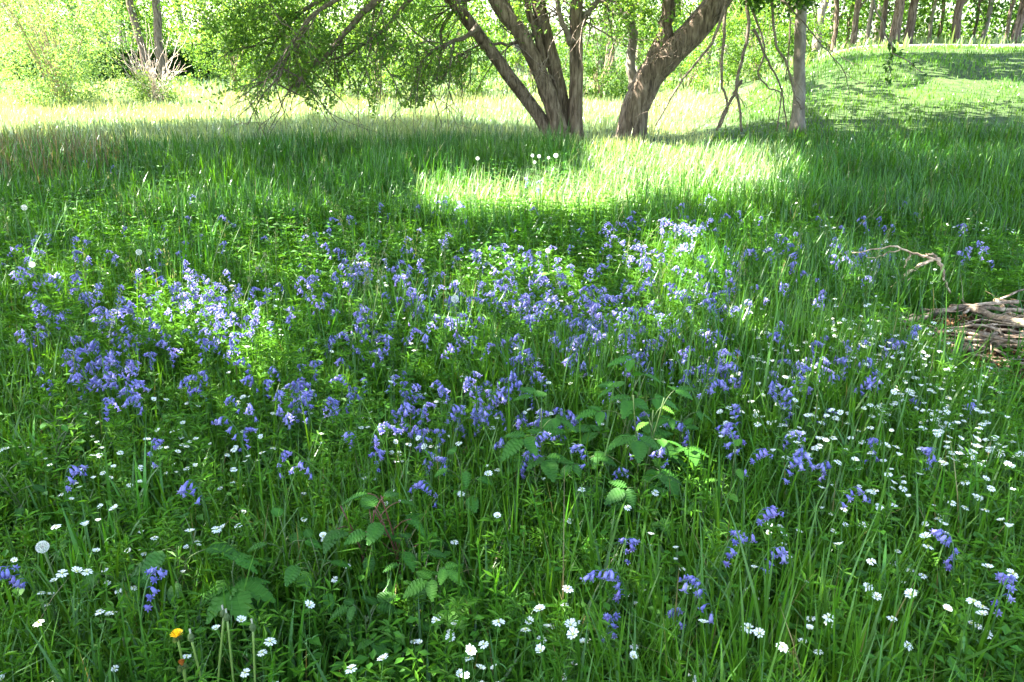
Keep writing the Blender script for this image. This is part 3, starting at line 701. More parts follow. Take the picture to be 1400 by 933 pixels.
for i, (y, x, s, z) in enumerate(wp):
    v = int(rw.integers(0, 9)); rz = rw.random() * 6.28
    if i < 300 - len(WN):
        ph, row = zone(x, y, [(200, 'grass by left edge'), (420, 'grass above the palmate leaves'), (640, 'grass left of the brambles'), (860, 'grass around the brambles'), (1000, 'grass right of the brambles'), (1120, 'left fringe of the white patch'), (1220, 'left half of the white patch'), (1310, 'right half of the white patch'), (9999, 'right end of the white patch')])
        py = project(np.array([[x, y, .25]]))[1][0]; row = 'far back' if py < 460 else 'below the stick heap level' if py < 530 else 'halfway down' if py < 590 else 'just past halfway' if py < 620 else 'further forward' if py < 655 else 'near the front' if py < 720 else 'nearest the viewer'
        place_w(y < 1.9, v, x, y, rz, s, f"{['single', 'single', 'twin', 'triple'][len(WV[v][1])]}-headed {'small ' if s < .78 else 'large ' if s > .88 else ''}stitchwort, {ph}, {row}", 'stitchworts of the ' + ph)
    else:
        M = np.array(Matrix.LocRotScale(Vector((x, y, float(ground(x, y)))), __import__('mathutils').Euler((0, 0, rz)), Vector((s, s, s)))); fw.merge(wwhole_b[v], M)
tag(fw.obj('distant_stitchworts', [M_stem, M_white]), 'farther white flowers speckling the grass behind and between the bluebells', 'white flowers', kind='stuff')

# ------------------------------------------------------------------ bramble and other broad-leaved plants
def leaf_shape(b, L, W, M, col, teeth=7, lobes=False, fold=.18, droop=.25):
    """serrated leaf blade along +x with a midrib fold"""
    n = 2 * teeth + 1; t = np.linspace(0, 1, n)
    wdt = W * .5 * np.sin(math.pi * np.clip(t, 0, 1) ** .72) ** .8
    wdt[1::2] *= 1.0; wdt[2::2] *= .84
    if lobes: wdt *= (1 + .0 * t)
    z = -droop * L * t ** 2
    mid = np.stack([t * L, np.zeros(n), z], 1)
    l = np.stack([t * L + .03 * L * (np.arange(n) % 2), wdt, z + fold * wdt - .004 * (np.arange(n) % 2)], 1); r = l.copy(); r[:, 1] *= -1
    V = np.concatenate([mid, l, r]); i = np.arange(n - 1)
    q = np.concatenate([np.stack([i, i + 1, n + i + 1, n + i], 1), np.stack([i + 1, i, 2 * n + i, 2 * n + i + 1], 1)])
    V = V @ M[:3, :3].T + M[:3, 3]
    c = np.concatenate([np.tile(np.asarray(col) * 1.25, (n, 1)), np.tile(col, (2 * n, 1))])
    b.add(V, q, None, c)
def compound(L, kind, col):
    b = Batch()
    if kind == 'tri': arr = [(0, 1, .3), (1.15, .8, .05), (-1.15, .8, .05)]
    elif kind == 'palm': arr = [(0, 1.05, .15), (.75, .95, 0), (-.75, .95, 0), (1.6, .7, 0), (-1.6, .7, 0)]
    else: arr = [(0, 1, 0)]
    for a, s, off in arr:
        M = np.array(Matrix.Rotation(a, 4, 'Z') @ Matrix.Rotation(.12 * abs(a), 4, 'X'))
        M[0, 3] += off * L * .6 * math.cos(a); M[1, 3] += off * L * .6 * math.sin(a)
        leaf_shape(b, L * s, L * s * (.62 if kind != 'palm' else .52), M, col, 8)
    return b
def bushplant(name, label, cat, px, py, H, nl, L, kind, spread, col, group=None, stemcol=(.10, .08, .035), seed=0, zt=None):
    rg = np.random.default_rng(seed + 100)
    H *= .98; L *= 1.12; p = onz(px, py, H * .8); p[2] = ground(p[0], p[1])
    r = empty(name, p); st = Batch(); stems = 1 + (nl > 7) + (nl > 12)
    paths = []
    for s in range(stems):
        a = rg.random() * 6.28; rr = spread * (.2 + .5 * rg.random()) * (0 if stems == 1 else 1)
        pa = curve([(0, 0, -.01), (rr * .3 * math.cos(a), rr * .3 * math.sin(a), H * .5), (rr * math.cos(a), rr * math.sin(a), H * (.85 + .2 * rg.random()))], 12)
        tube(st, pa, np.linspace(.0032, .0016, 12), 5, stemcol); paths.append(pa)
    for i in range(nl):
        pa = paths[i % stems]; f = .3 + .7 * ((i // stems + .5) / math.ceil(nl / stems)); q_ = pa[min(int(f * 11), 11)]
        a = i * 2.4 + rg.random() * .6; rl = spread * (1.05 - .55 * f) * (.5 + .5 * rg.random())
        e = q_ + np.array([math.cos(a) * rl, math.sin(a) * rl, .03 + .03 * rg.random()])
        tube(st, curve([q_, (q_ + e) / 2 + [0, 0, .01], e], 5), .0012, 4, stemcol)
        M = Matrix.Translation(Vector(e)) @ Matrix.Rotation(a, 4, 'Z') @ Matrix.Rotation(rg.normal(.12, .2), 4, 'Y') @ Matrix.Rotation(rg.normal(0, .2), 4, 'X')
        lb = compound(L * (.75 + .45 * rg.random()) * (1.1 - .35 * f), kind, np.array(col) * (.8 + .4 * rg.random()))
        o = lb.obj('leaf', M_herb, r, smooth=False); o.matrix_local = M
    st.obj('stem', M_stem, r, smooth=True)
    return tag(r, label, cat, group)
dg, mg, bgn = (.034, .112, .014), (.045, .15, .016), (.075, .20, .02)
BR = [(850, 535, .50, 10, .085, 'tri', .13, mg, 'tall bramble shoot with broad toothed leaves rising before the bluebells at centre'),
 (880, 585, .44, 9, .08, 'tri', .14, mg, 'leafy bramble just right of the tallest shoot, leaves spreading flat'), (740, 590, .40, 7, .085, 'tri', .10, mg, 'bramble with a pale arching stem and three wide leaves left of the tallest shoot'),
 (930, 590, .36, 6, .07, 'tri', .1, mg, 'bramble whose leaf tips reach the fleck of sun'), (800, 640, .30, 6, .06, 'tri', .1, dg, 'low bramble in the dark under the tall shoots'),
 (545, 685, .40, 10, .07, 'one', .11, mg, 'nettle-like plant with paired leaves on a red stem left of centre'), (500, 700, .36, 9, .07, 'one', .10, dg, 'leafy plant with broad dark leaves left of the red-stemmed one'),
 (640, 640, .32, 8, .055, 'one', .09, mg, 'leafy herb under the centre bluebells'), (600, 790, .30, 6, .062, 'tri', .05, bgn, 'young bramble with light green leaves on an upright stem near the bottom'),
 (570, 770, .24, 7, .06, 'one', .09, dg, 'shaded herb behind the young light green bramble'), (500, 850, .20, 5, .065, 'tri', .09, dg, 'low bramble with drooping dark leaflets at bottom left of centre'),
 (318, 790, .26, 4, .11, 'palm', .04, mg, 'plant with large palmate toothed leaves at lower left'), (230, 760, .28, 8, .08, 'one', .12, dg, 'broad pointed-leaved plant left of the palmate one'),
 (170, 790, .22, 6, .07, 'one', .10, dg, 'dark leafy herb under the lone left bluebell'), (440, 760, .26, 8, .06, 'one', .12, mg, 'bushy herb between the palmate plant and the centre'), (390, 740, .28, 7, .06, 'one', .12, mg, 'bushy herb above the palmate plant'),
 (880, 690, .26, 6, .07, 'tri', .12, dg, 'bramble in dark grass beneath the fleck of sun'), (760, 385, .3, 5, .07, 'one', .07, bgn, 'light green leafy herb inside the middle drift'), (345, 350, .3, 5, .065, 'one', .06, bgn, 'light leaf rising behind the left drift'),
 (60, 600, .28, 12, .04, 'one', .14, mg, 'small-leaved bushy herb at the left edge'), (90, 560, .28, 12, .035, 'one', .14, mg, 'small-leaved herb above the one at the left edge'), (30, 660, .26, 10, .04, 'one', .14, dg, 'dark small-leaved herb below the others at the left edge'),
 (560, 870, .14, 6, .055, 'one', .08, dg, 'low dark herb by the bottom edge left of the white flowers'), (985, 690, .26, 4, .05, 'one', .06, bgn, 'light leafed herb beneath the large bluebell cluster'), (890, 605, .37, 6, .05, 'one', .05, (.11, .26, .03), 'sunlit fresh green shoot beside the whitish bluebell'),
 (1000, 660, .3, 4, .055, 'one', .06, bgn, 'single bright leaf at the left of the large bluebell cluster'), (960, 720, .22, 5, .05, 'one', .08, dg, 'shaded herb left of the low bluebells')]
for i, (px, py, H, nl, L, kd, sp, c, lab) in enumerate(BR):
    nm = {'tri': 'bramble', 'palm': 'palmate_herb', 'one': 'leafy_herb'}[kd]
    bushplant(nm, lab, {'tri': 'bramble', 'palm': 'plant', 'one': 'herb'}[kd], px, py, H, nl, L, kd, sp, c, None, (.14, .05, .035) if 'red' in lab else (.09, .13, .04), seed=i)

# ------------------------------------------------------------------ dandelions
def clock_batch(r=.016):
    b = Batch(); n = 95; i = np.arange(n) + .5; ph = np.arccos(1 - 2 * i / n); th = math.pi * (1 + 5 ** .5) * i
    D = np.stack([np.cos(th) * np.sin(ph), np.sin(th) * np.sin(ph), np.cos(ph)], 1)
    for d in D:
        u = np.cross(d, [0.3, .5, .8]); u /= np.linalg.norm(u); w = np.cross(d, u)
        b.add([d * .003, d * r * .8 + u * .0002, d * r * .8 - u * .0002], None, [[0, 1, 2]], (.6, .58, .5))
        k = 6; V = [d * r * .78]; T = []
        for q_ in range(k):
            a = q_ * 6.283 / k + d[0] * 5; e = d * r + (u * math.cos(a) + w * math.sin(a)) * r * .28
            e2 = d * r + (u * math.cos(a + .22) + w * math.sin(a + .22)) * r * .28
            V += [e, e2]; T.append([0, 1 + 2 * q_, 2 + 2 * q_])
        b.add(V, None, T, (.8, .8, .76))
    return b
clk = clock_batch().mesh('seed_head', M_fluff); core = Batch(); tube(core, [(0, 0, -.003), (0, 0, .0), (0, 0, .003)], [.003, .0045, .003], 8, (.2, .16, .08)); core_me = core.mesh('receptacle', M_stem)
for i, (px, py, H, s, lab) in enumerate([(622, 409, .36, 1.05, 'dandelion clock standing up in the middle drift'), (33, 284, .40, 1.1, 'dandelion clock by the left edge in front of dark grass'),
    (749, 343, .35, .8, 'pale dandelion clock at the back of the middle drift'), (58, 748, .27, .9, 'dandelion clock hidden in grass at lower left'), (760, 213, .42, 1.3, 'largest dandelion clock of the row before the willow stems'),
    (728, 213, .42, .95, 'dandelion clock at the left of the row before the willow stems'), (737, 214, .42, 1.0, 'second dandelion clock from the left before the willow stems'), (750, 216, .42, .8, 'small dandelion clock next to the largest one'),
    (653, 217, .42, 1.0, 'dandelion clock on its own in the bright grass left of the row'), (731, 222, .40, .85, 'lowest dandelion clock of the row before the willow stems'), (190, 345, .34, 1.0, 'hazy dandelion clock behind the left drift'),
    (44, 362, .33, .9, 'hazy dandelion clock in the left drift')]):
    p = onz(px, py, H); g = float(ground(p[0], p[1])); r = empty('dandelion_clock', (p[0], p[1], g)); b = Batch(); h = H - g
    tube(b, curve([(0, 0, -.01), (.01, .005, h * .5), (0, 0, h - .002)], 9), .0022, 6, (.16, .22, .08)); b.obj('stalk', M_stem, r, smooth=True)
    o = mobj('seed_head', clk, r, (0, 0, h)); o.scale = (s,) * 3; c = mobj('receptacle', core_me, o)
    tag(r, lab, 'dandelion clock', 'dandelion clocks')
def dandelion(top, foot, kind, lab):
    H = .30; p = onz(top[0], top[1], H); f = onz(foot[0], foot[1], .12); g = float(ground(p[0], p[1]))
    r = empty('dandelion', (f[0], f[1], g)); b = Batch()
    e = np.array([p[0] - f[0], p[1] - f[1], H - g]); tube(b, curve([(0, 0, 0), e * [.35, .35, .5], e], 10), .0023, 7, (.17, .25, .05)); b.obj('stalk', M_stem, r, smooth=True)
    hb = Batch(); n = 60
    if kind == 'bud': tube(hb, np.array([[0, 0, -.001], [0, 0, .004], [0, 0, .010], [0, 0, .017]]), [.0035, .0068, .0062, .0032], 9, (.10, .15, .05))
    # green bracts round the base of the head
    for k in range(14):
        a = k * .449; d = np.array([math.cos(a), math.sin(a), 0]); w = np.array([-d[1], d[0], 0])
        hb.add([d * .003 - w * .0016, d * .003 + w * .0016, d * (.0075 if kind != 'bud' else .0075) + [0, 0, .008], d * .003 + [0, 0, .014] if kind == 'bud' else d * .011 - [0, 0, .003]], None, [[0, 1, 2], [2, 1, 3]], (.09, .13, .04))
    hb.obj('bracts', M_herb, r).location = tuple(e)
    pb = Batch()
    colr, ln, sprd = {'open': ((.80, .55, .02), .013, 1.0), 'bud': ((.62, .60, .48), .018, .10), 'faded': ((.45, .16, .03), .010, .6)}[kind]
    for k in range(n):
        a = k * 2.4; t = (k / n) ** .5 * sprd; d = np.array([math.cos(a) * t, math.sin(a) * t, math.cos(t * 1.3)]); w = np.array([-math.sin(a), math.cos(a), 0]) * .0011
        pb.add([d * .003 - w, d * .003 + w, d * ln + w + [0, 0, .004], d * ln - w + [0, 0, .004]], [[0, 1, 2, 3]], None, np.array(colr) * (.8 + .4 * (k % 5) / 5))
    pb.obj('flower_head', M_white, r).location = tuple(e + [0, 0, .006])
    tag(r, lab, 'dandelion', 'dandelion stalks at bottom left')
for a in [((243, 874), (262, 960), 'open', 'yellow dandelion flower at bottom left'), ((262, 876), (285, 960), 'bud', 'closed dandelion just right of the yellow flower'), ((306, 843), (288, 960), 'bud', 'taller closed dandelion with a pale tip, leaning right'),
          ((311, 848), (320, 960), 'bud', 'closed dandelion on the straight stalk right of the leaning one'), ((346, 862), (347, 970), 'bud', 'closed dandelion behind the two white flowers'), ((250, 914), (262, 975), 'faded', 'withered orange dandelion low at the bottom')]:
    dandelion(*a)

# ------------------------------------------------------------------ heap of sticks and the arching dead branch
rs = np.random.default_rng(12)
def stick(pts, r0, r1, lab, grp, sides=7, n=9, side=0, jit=.006, col=1.0, name='stick'):
    pts = np.asarray(pts, float); o0 = pts[0].copy(); b = Batch(); c = curve(pts - o0, n, jit, rs)
    tube(b, c, np.linspace(r0, r1, n), sides, np.array([1, .96, .9]) * col, wob=.35, rng=rs)
    for k in range(side):
        i = rs.integers(2, n - 2); d = c[i + 1] - c[i]; d /= np.linalg.norm(d); q_ = d + rs.normal(0, .6, 3); q_[2] = abs(q_[2]) * .5
        L = .06 + .12 * rs.random(); tube(b, curve([c[i], c[i] + q_ * L * .5, c[i] + q_ * L + [0, 0, .01]], 5, .003, rs), [r0 * .4, r0 * .35, r0 * .3, r0 * .22, r0 * .15], 5, np.array([1, .95, .88]) * col)
    o = b.obj(name, M_dead, smooth=True); o.location = tuple(o0); tag(o, lab, 'stick', grp); return o
G = 'dead sticks lying in the heap'
big = [(((1228, 445), .10), ((1290, 425), .15), ((1350, 420), .17), ((1430, 428), .15), .015, .010, 'thick bark-covered stick arching over the top of the heap'),
       (((1300, 421), .14), ((1360, 430), .17), ((1400, 445), .16), ((1440, 465), .14), .016, .013, 'dark thick stick bending down at the right of the heap'),
       (((1245, 462), .06), ((1300, 452), .12), ((1360, 458), .13), ((1430, 450), .12), .013, .008, 'long pale grey stick across the middle of the heap'),
       (((1240, 478), .05), ((1310, 480), .07), ((1380, 474), .08), ((1440, 478), .08), .013, .008, 'thin straight stick along the front of the heap'),
       (((1215, 430), .04), ((1235, 440), .08), ((1250, 452), .08), ((1262, 470), .06), .011, .007, 'short stick sticking out at the left end of the heap')]
for a, b_, c, d, r0, r1, lab in big:
    stick([onz(*p_, z_) for p_, z_ in (a, b_, c, d)], r0, r1, lab, G, side=2, n=14)
for k in range(170):
    a = rs.normal(0, .6) + (math.pi if rs.random() < .5 else 0); cx = 2.62 + rs.uniform(-.72, .75); cy_ = 3.45 + rs.uniform(-.55, .45)
    e = ((cx - 2.6) / .95) ** 2 + ((cy_ - 3.6) / .75) ** 2; zt = max(.03, .17 * (1 - e)) * rs.random() ** .6 + .02; L = .08 + .22 * rs.random()
    d = np.array([math.cos(a), math.sin(a), 0]) * L; m = np.array([cx, cy_, zt])
    r0 = .003 + .008 * rs.random() ** 2
    cl = .7 + .7 * rs.random()
    lab = f"{'long' if L > .25 else 'mid-length' if L > .17 else 'short'} {'thick' if r0 > .006 else 'thin'} {'dark' if cl < .93 else 'brown' if cl < 1.17 else 'pale'} stick, {'left' if cx < 2.3 else 'middle' if cx < 2.7 else 'right'} {'front' if cy_ < 3.35 else 'centre' if cy_ < 3.65 else 'back'} of the heap, {'on top' if zt > .12 else 'mid layer' if zt > .06 else 'low down'}"
    stick([m - d + [0, 0, rs.normal(0, .015)], m + rs.normal(0, .02, 3), m + d + [0, 0, rs.normal(0, .02)]], r0, r0 * .6, lab, 'short sticks of the heap', sides=6, n=7, side=int(rs.integers(0, 3)), col=cl)
ch = Batch(); n = 6500
cx = 2.6 + R.normal(0, .42, n); cy_ = 3.45 + R.normal(0, .32, n); k = in_pile(cx, cy_, 1.15); cx, cy_ = cx[k], cy_[k]; n = len(cx)
e = np.clip(1 - ((cx - 2.6) / .9) ** 2 - ((cy_ - 3.62) / .5) ** 2, 0, 1)
leafquads(ch, np.stack([cx, cy_, ground(cx, cy_) + .01 + e * .07 * R.random(n)], 1), .02 + .035 * R.random(n), .5, np.array([.34, .23, .13]) * (.4 + .9 * R.random((n, 1))), up=2)
tag(ch.obj('bark_litter', M_dead), 'tan bark flakes and dry leaves under the heap of sticks', 'bark litter', kind='stuff')
BRA = [(1200, 398), (1232, 378), (1262, 360), (1284, 357)]
def ppts(lst, Y, dY=0): return [atY(px, py, Y + dY * i) for i, (px, py) in enumerate(lst)]
r = empty('dead_branch', (0, 0, 0)); rb0 = atY(1200, 398, 4.1); r.location = tuple(rb0)
def brpart(lst, r0, r1, Y=4.1, name='twig'):
    r0 *= 1.35; r1 *= 1.35
    b = Batch(); P = np.array(ppts(lst, Y)) - rb0; tube(b, curve(P, 14, .004, rs), np.linspace(r0, r1, 14), 6, (1.7, 1.6, 1.5), wob=.3); b.obj(name, M_dead, r, smooth=True)
brpart([(1204, 412), (1232, 382), (1262, 360), (1284, 356)], .009, .006, name='limb'); brpart([(1284, 356), (1288, 372), (1290, 385), (1300, 402)], .008, .004, name='limb')
brpart([(1283, 356), (1262, 350), (1245, 346), (1228, 338), (1200, 340), (1165, 346)], .006, .002); brpart([(1246, 346), (1240, 358), (1236, 366)], .004, .002)
brpart([(1216, 412), (1222, 398), (1248, 378)], .005, .002); brpart([(1284, 357), (1278, 348), (1270, 349), (1262, 352)], .005, .003); brpart([(1232, 339), (1205, 350), (1185, 352)], .003, .0015)
tag(r, 'bare dead branch arching above the grass behind the heap of sticks', 'dead branch')
b = Batch(); p = [onz(1350, 418, .12), onz(1380, 405, .16), onz(1420, 385, .2)]; o0 = p[0]
stick(p, .008, .004, 'straight thin stick poking out behind the heap', G)

# ------------------------------------------------------------------ trees
LG = [np.array([.070, .16, .018]), np.array([.10, .20, .025]), np.array([.045, .12, .02])]
def leafcol(n, mix=(1, 1, 1), mul=(1, 1, 1), rng=R):
    k = rng.random((n, 1)); c = LG[0] * (1 - k) + LG[1] * k; d = rng.random((n, 1)) < .3; c = np.where(d, LG[2], c)
    return c * np.array(mul) * (.75 + .5 * rng.random((n, 1)))
def grow(b, tips, p, d, L, r, lev, droop, rng, nseg=6, spread=.7, kids=3, tw=(1, 1, 1)):
    pts = [p]; dd = d / np.linalg.norm(d)
    for i in range(nseg):
        dd = dd + rng.normal(0, .16, 3) + np.array([0, 0, -droop]); dd /= np.linalg.norm(dd); pts.append(pts[-1] + dd * L / nseg)
    pts = np.array(pts)
    tube(b, pts, np.linspace(r, r * .45, nseg + 1), 6 if r > .012 else 4, tw, wob=.15, rng=rng)
    if lev == 0: tips.append(pts[nseg // 2:]); return
    tips.append(pts[-2:])
    for k in range(kids):
        i = int(rng.integers(1, nseg + 1)); t = pts[i] - pts[i - 1]; t /= np.linalg.norm(t)
        nd = t + rng.normal(0, spread, 3)
        grow(b, tips, pts[i], nd, L * (.5 + .25 * rng.random()), r * .5, lev - 1, droop * 1.1, rng, max(4, nseg - 1), spread, kids, tw)
def tips_leaves(tips, per, sig, rng):
    P = np.concatenate(tips); P = np.repeat(P, per, 0); return P + rng.normal(0, sig, P.shape)

def stemtube(b, lst, Y, w0, w1, up=None, jit=.012, n=18, sides=12, mat=0):
    """lst in photo pixels at distance Y; w in photo pixels of width"""
    P = [atY(px, py, Y + (q_[0] if q_ else 0)) for px, py, *q_ in lst]
    if up is not None: P += [P[-1] + np.array(u) for u in up]
    C = curve(P, n, jit); s = Y / F
    tt = np.linspace(0, 1, n); rad = (w0 + (w1 - w0) * tt) * .5 * s; rad[:3] *= [1.55, 1.22, 1.05]
    tube(b, C, rad, sides, wob=.16); return C
TY = 12.6
w1 = empty('willow_tree', (atY(768, 178, TY)[0], TY, 0)); inv = -np.array(w1.location)
def sub(name, fn, parent, mat, smooth=True):
    b = Batch(); C = fn(b); o = b.obj(name, mat, parent, smooth=smooth); o.location = tuple(-np.array(parent.location)); return C
stems = []
for lst, a, b2, up in [([(752, 190), (738, 160), (700, 110), (660, 55), (612, -5)], 30, 20, [(-.8, -.2, .9), (-2.0, -.5, 2.2)]),
                       ([(766, 190, .2), (750, 150, .2), (733, 100, .2), (720, 70, .2), (700, 20, .2)], 17, 13, [(-.5, .1, 1.0)]),
                       ([(768, 192, -.1), (757, 150, -.1), (737, 95, -.1), (712, 45, -.1), (678, 0, -.1)], 34, 25, [(-.5, .3, 1.2), (-.9, .6, 2.6)]),
                       ([(775, 190, .15), (768, 140, .15), (757, 90, .15), (745, 45, .15), (735, -5, .15)], 30, 24, [(-.1, .4, 1.4), (.1, .8, 3.)]),
                       ([(742, 92, .0), (738, 60, 0), (728, 30, 0), (722, 0, 0)], 16, 12, [(0, .2, 1.2)]),
                       ([(786, 192, 0), (786, 150, 0), (787, 90, 0), (787, 45, 0), (790, -10, 0)], 31, 22, [(.3, 0, 1.4), (.6, .2, 3.)])]:
    stems.append(sub('trunk', lambda b: stemtube(b, lst, TY, a * .62, b2 * .68, up, jit=.006), w1, M_bark))
rt = np.random.default_rng(44)
tips = []; bo = Batch()
# boughs sweeping out to the left and drooping
for lst, Y, a, b2 in [([(640, -40), (560, -30), (511, 4), (475, 41), (450, 73), (428, 89), (405, 118)], 11.5, 12, 4), ([(600, -30), (555, 5), (535, 30), (520, 45), (490, 65), (455, 82)], 11.7, 7, 3),
                      ([(655, 35), (640, 50), (612, 60), (590, 72), (572, 95), (566, 120)], 12.3, 7, 2.5), ([(700, -20), (640, 0), (610, 30), (600, 70), (605, 110)], 12.9, 7, 2.5), ([(560, -25), (470, -10), (420, 10), (380, 50), (355, 100)], 12.1, 7, 2.5),
                      ([(500, -20), (430, 20), (395, 70), (375, 125)], 11.1, 6, 2), ([(735, 45), (700, 60), (660, 62), (620, 80)], 12.7, 6, 2), ([(790, 40), (810, 10), (840, -10)], 12.6, 9, 5), ([(782, 60), (765, 20), (760, -20)], 12.5, 8, 5)]:
    C = stemtube(bo, lst, Y, a, b2, jit=.01, n=16, sides=7)
    for k in range(11):
        i = int(rt.integers(3, 15)); t = C[i + 1 if i < 15 else i] - C[i - 1]
        grow(bo, tips, C[i], t / np.linalg.norm(t) * .5 + rt.normal(0, .6, 3) + [0, 0, -.25], .55 + .5 * rt.random(), .012, 2, .09, rt, 5, .75, 3)
sub_o = bo.obj('bough', M_twig, w1, smooth=True); sub_o.location = tuple(inv)
lb = Batch(); P = tips_leaves(tips, 4, .06, rt)
# upper crown, above and behind the boughs
def clumps(n, cen, rad, ncl, sig, rng, hollow=.25):
    d = rng.normal(size=(ncl, 3)); d /= np.linalg.norm(d, axis=1)[:, None]; c = np.array(cen) + d * (hollow + (1 - hollow) * rng.random((ncl, 1)) ** .6) * np.array(rad)
    i = rng.integers(0, ncl, n); s = sig * (.5 + rng.random((ncl, 1)))[i]; return c[i] + rng.normal(size=(n, 3)) * s
def pk(P, f):   # keep crown leaves out of a photo region below the drooping line
    px, py, _ = project(P); return P[f(px, py)]
lineL = lambda px, py: py < np.interp(px, [300, 330, 400, 500, 600, 700, 800, 830, 1000], [60, 125, 130, 95, 80, 45, 35, 60, 20]) + 12 * np.sin(px / 19.) + 8 * np.sin(px / 7.) + 60 * (vnoise(px, py, 22, 5) - .6)
P2 = np.concatenate([clumps(4800, atY(430, 0, 12.1), (2.2, 1.2, 1.15), 85, .13, rt), clumps(2500, atY(620, -60, 12.7), (1.5, 1.2, 1.0), 60, .13, rt),
                     clumps(3600, atY(375, 60, 12.1), (.8, .8, .75), 46, .1, rt), clumps(2500, atY(800, -40, 12.9), (.9, .8, .75), 30, .1, rt)])
P2 = pk(P2, lineL)
P = np.concatenate([pk(P, lambda px, py: py < np.interp(px, [300, 400, 640, 700, 1000], [140, 145, 130, 70, 40]) + 10 * np.sin(px / 11.) + 50 * (vnoise(px, py, 18, 6) - .6)), P2])
def offtrunk(P):
    px, py, _ = project(P); x0 = np.interp(py, [-20, 0, 50, 110, 170], [600, 625, 660, 700, 740]); return ~((px > x0 - 12) & (px < 806) & (py > 12) & (rt.random(len(P)) < np.where(py > 45, .93, .7)))
P = P[offtrunk(P)]; n = len(P)
leafquads(lb, P, .045 + .045 * rt.random(n), .42, leafcol(n, rng=rt, mul=(1.9, 1.6, 2.0)), up=.5, rng=rt)
o = lb.obj('crown', M_leaf, w1); o.location = tuple(inv)
tag(w1, 'multi-stemmed willow with a fan of rough brown trunks and boughs drooping left', 'tree')

w2 = empty('willow_tree', (atY(862, 178, TY + .3)[0], TY + .3, 0)); Y2 = TY + .3
C = sub('trunk', lambda b: stemtube(b, [(860, 200), (866, 165), (880, 120), (903, 88), (940, 52), (972, 15), (1000, -20)], Y2, 40, 28, [(.8, .0, .7), (1.6, .3, 2.2)], jit=.008, n=24, sides=14), w2, M_bark)
sub('limb', lambda b: stemtube(b, [(890, 105), (897, 70), (908, 45), (914, 10), (916, -20)], Y2 + .05, 22, 13, [(0, .2, 1.5)]), w2, M_bark)
sub('limb', lambda b: stemtube(b, [(868, 120), (862, 90), (866, 50), (860, 20), (862, -20)], Y2 + .35, 13, 9, [(0, .2, 1.5)]), w2, M_bark2)
tips = []; bo = Batch()
for k in range(16):
    i = int(rt.integers(7, 14)); grow(bo, tips, C[i] + rt.normal(0, .08, 3), rt.normal(0, .5, 3) + [-.2, -.3, .7], .35 + .3 * rt.random(), .007, 1, 0, rt, 4, .6, 3)
o = bo.obj('twigs', M_twig, w2, smooth=True); o.location = tuple(-np.array(w2.location))
lb = Batch(); P = np.concatenate([tips_leaves(tips, 7, .06, rt), clumps(5500, atY(880, -20, Y2 + .6), (1.0, .7, .75), 45, .11, rt)]); P = P[(lambda a: (a[1] < 62) & ~((a[1] > 30) & (a[0] > 905)) & ~((a[0] > 930) & (a[1] > -15)))(project(P))]
n = len(P); leafquads(lb, P, .045 + .045 * rt.random(n), .42, leafcol(n, rng=rt, mul=(1.9, 1.6, 2.0)), up=.5, rng=rt); o = lb.obj('crown', M_leaf, w2); o.location = tuple(-np.array(w2.location))
tag(w2, 'stout leaning willow with one rough trunk bending up to the right', 'tree')

# thicket of bare hanging stems right of the leaning willow
HB = [([(998, -20), (985, 30), (968, 68), (940, 100), (920, 130), (896, 172)], 7, 3, 'longest bare branch sweeping down left from the leaning willow'),
      ([(1017, -20), (1024, 36), (1014, 82), (1007, 118), (1011, 143), (1014, 180)], 8, 5, 'pale crooked bare stem standing left of the slim trunk'),
      ([(996, -20), (989, 54), (987, 114), (995, 143), (984, 175)], 7, 4, 'dark upright bare stem between the leaning willow and the crooked stem'),
      ([(1012, 110), (1004, 130), (992, 150), (980, 178)], 8, 6, 'short thick bare stump leaning at the foot of the crooked stem'),
      ([(1053, -20), (1060, 54), (1075, 86), (1086, 129), (1096, 150)], 6, 4, 'slanting bare stem that crosses the slim trunk'),
      ([(1028, 10), (1046, 68), (1036, 100), (1054, 122), (1068, 130), (1062, 180)], 4, 3, 'zigzag thin bare stem before the slim trunk'),
      ([(1030, 40), (1050, 85), (1066, 115), (1072, 140), (1076, 180)], 5, 3, 'thin bare stem leaning towards the slim trunk'),
      ([(1078, -20), (1080, 50), (1076, 90), (1074, 110)], 4, 2, 'thin twig hanging just left of the slim trunk'),
      ([(1066, -2), (1100, 32), (1128, 68), (1153, 96), (1162, 130)], 3.4, 1.4, 'long fine twig arching over the bank right of the slim trunk')]
for i, (lst, a, b2, lab) in enumerate(HB):
    Yh = 11.6 + .25 * (i % 4); p0 = atY(lst[-1][0], lst[-1][1], Yh); r = empty('bare_branch', p0); tips = []
    C = sub('limb', lambda b: stemtube(b, lst, Yh, a * .62, b2 * .62, jit=.006, n=18, sides=7), r, M_twig)
    tb = Batch()
    for k in range(5 if i != 8 else 7):
        j = int(rt.integers(4, 15)); grow(tb, tips, C[j], np.array([rt.normal(0, .6), rt.normal(0, .5), -.6]), .3 + .35 * rt.random(), .0045, 1, .05, rt, 4, .6, 2)
    o = tb.obj('twigs', M_twig, r, smooth=True); o.location = tuple(-np.array(r.location)); tag(r, lab, 'bare branch', 'bare branches right of the willows')
st_ = empty('slim_tree', (atY(1091, 172, 12.0)[0], 12.0, float(ground(atY(1091, 172, 12.0)[0], 12.0))))
sub('trunk', lambda b: stemtube(b, [(1090, 185), (1092, 130), (1093, 70), (1095, 20), (1096, -20)], 12.0, 15, 12, [(0, 0, 1.5), (.1, .1, 3.)], jit=.006), st_, M_bark2)
lb = Batch(); P = clumps(900, atY(1075, -2, 11.7), (.5, .4, .12), 16, .07, rt); leafquads(lb, P, .06 + .04 * rt.random(len(P)), .5, leafcol(len(P), rng=rt), up=.5); 
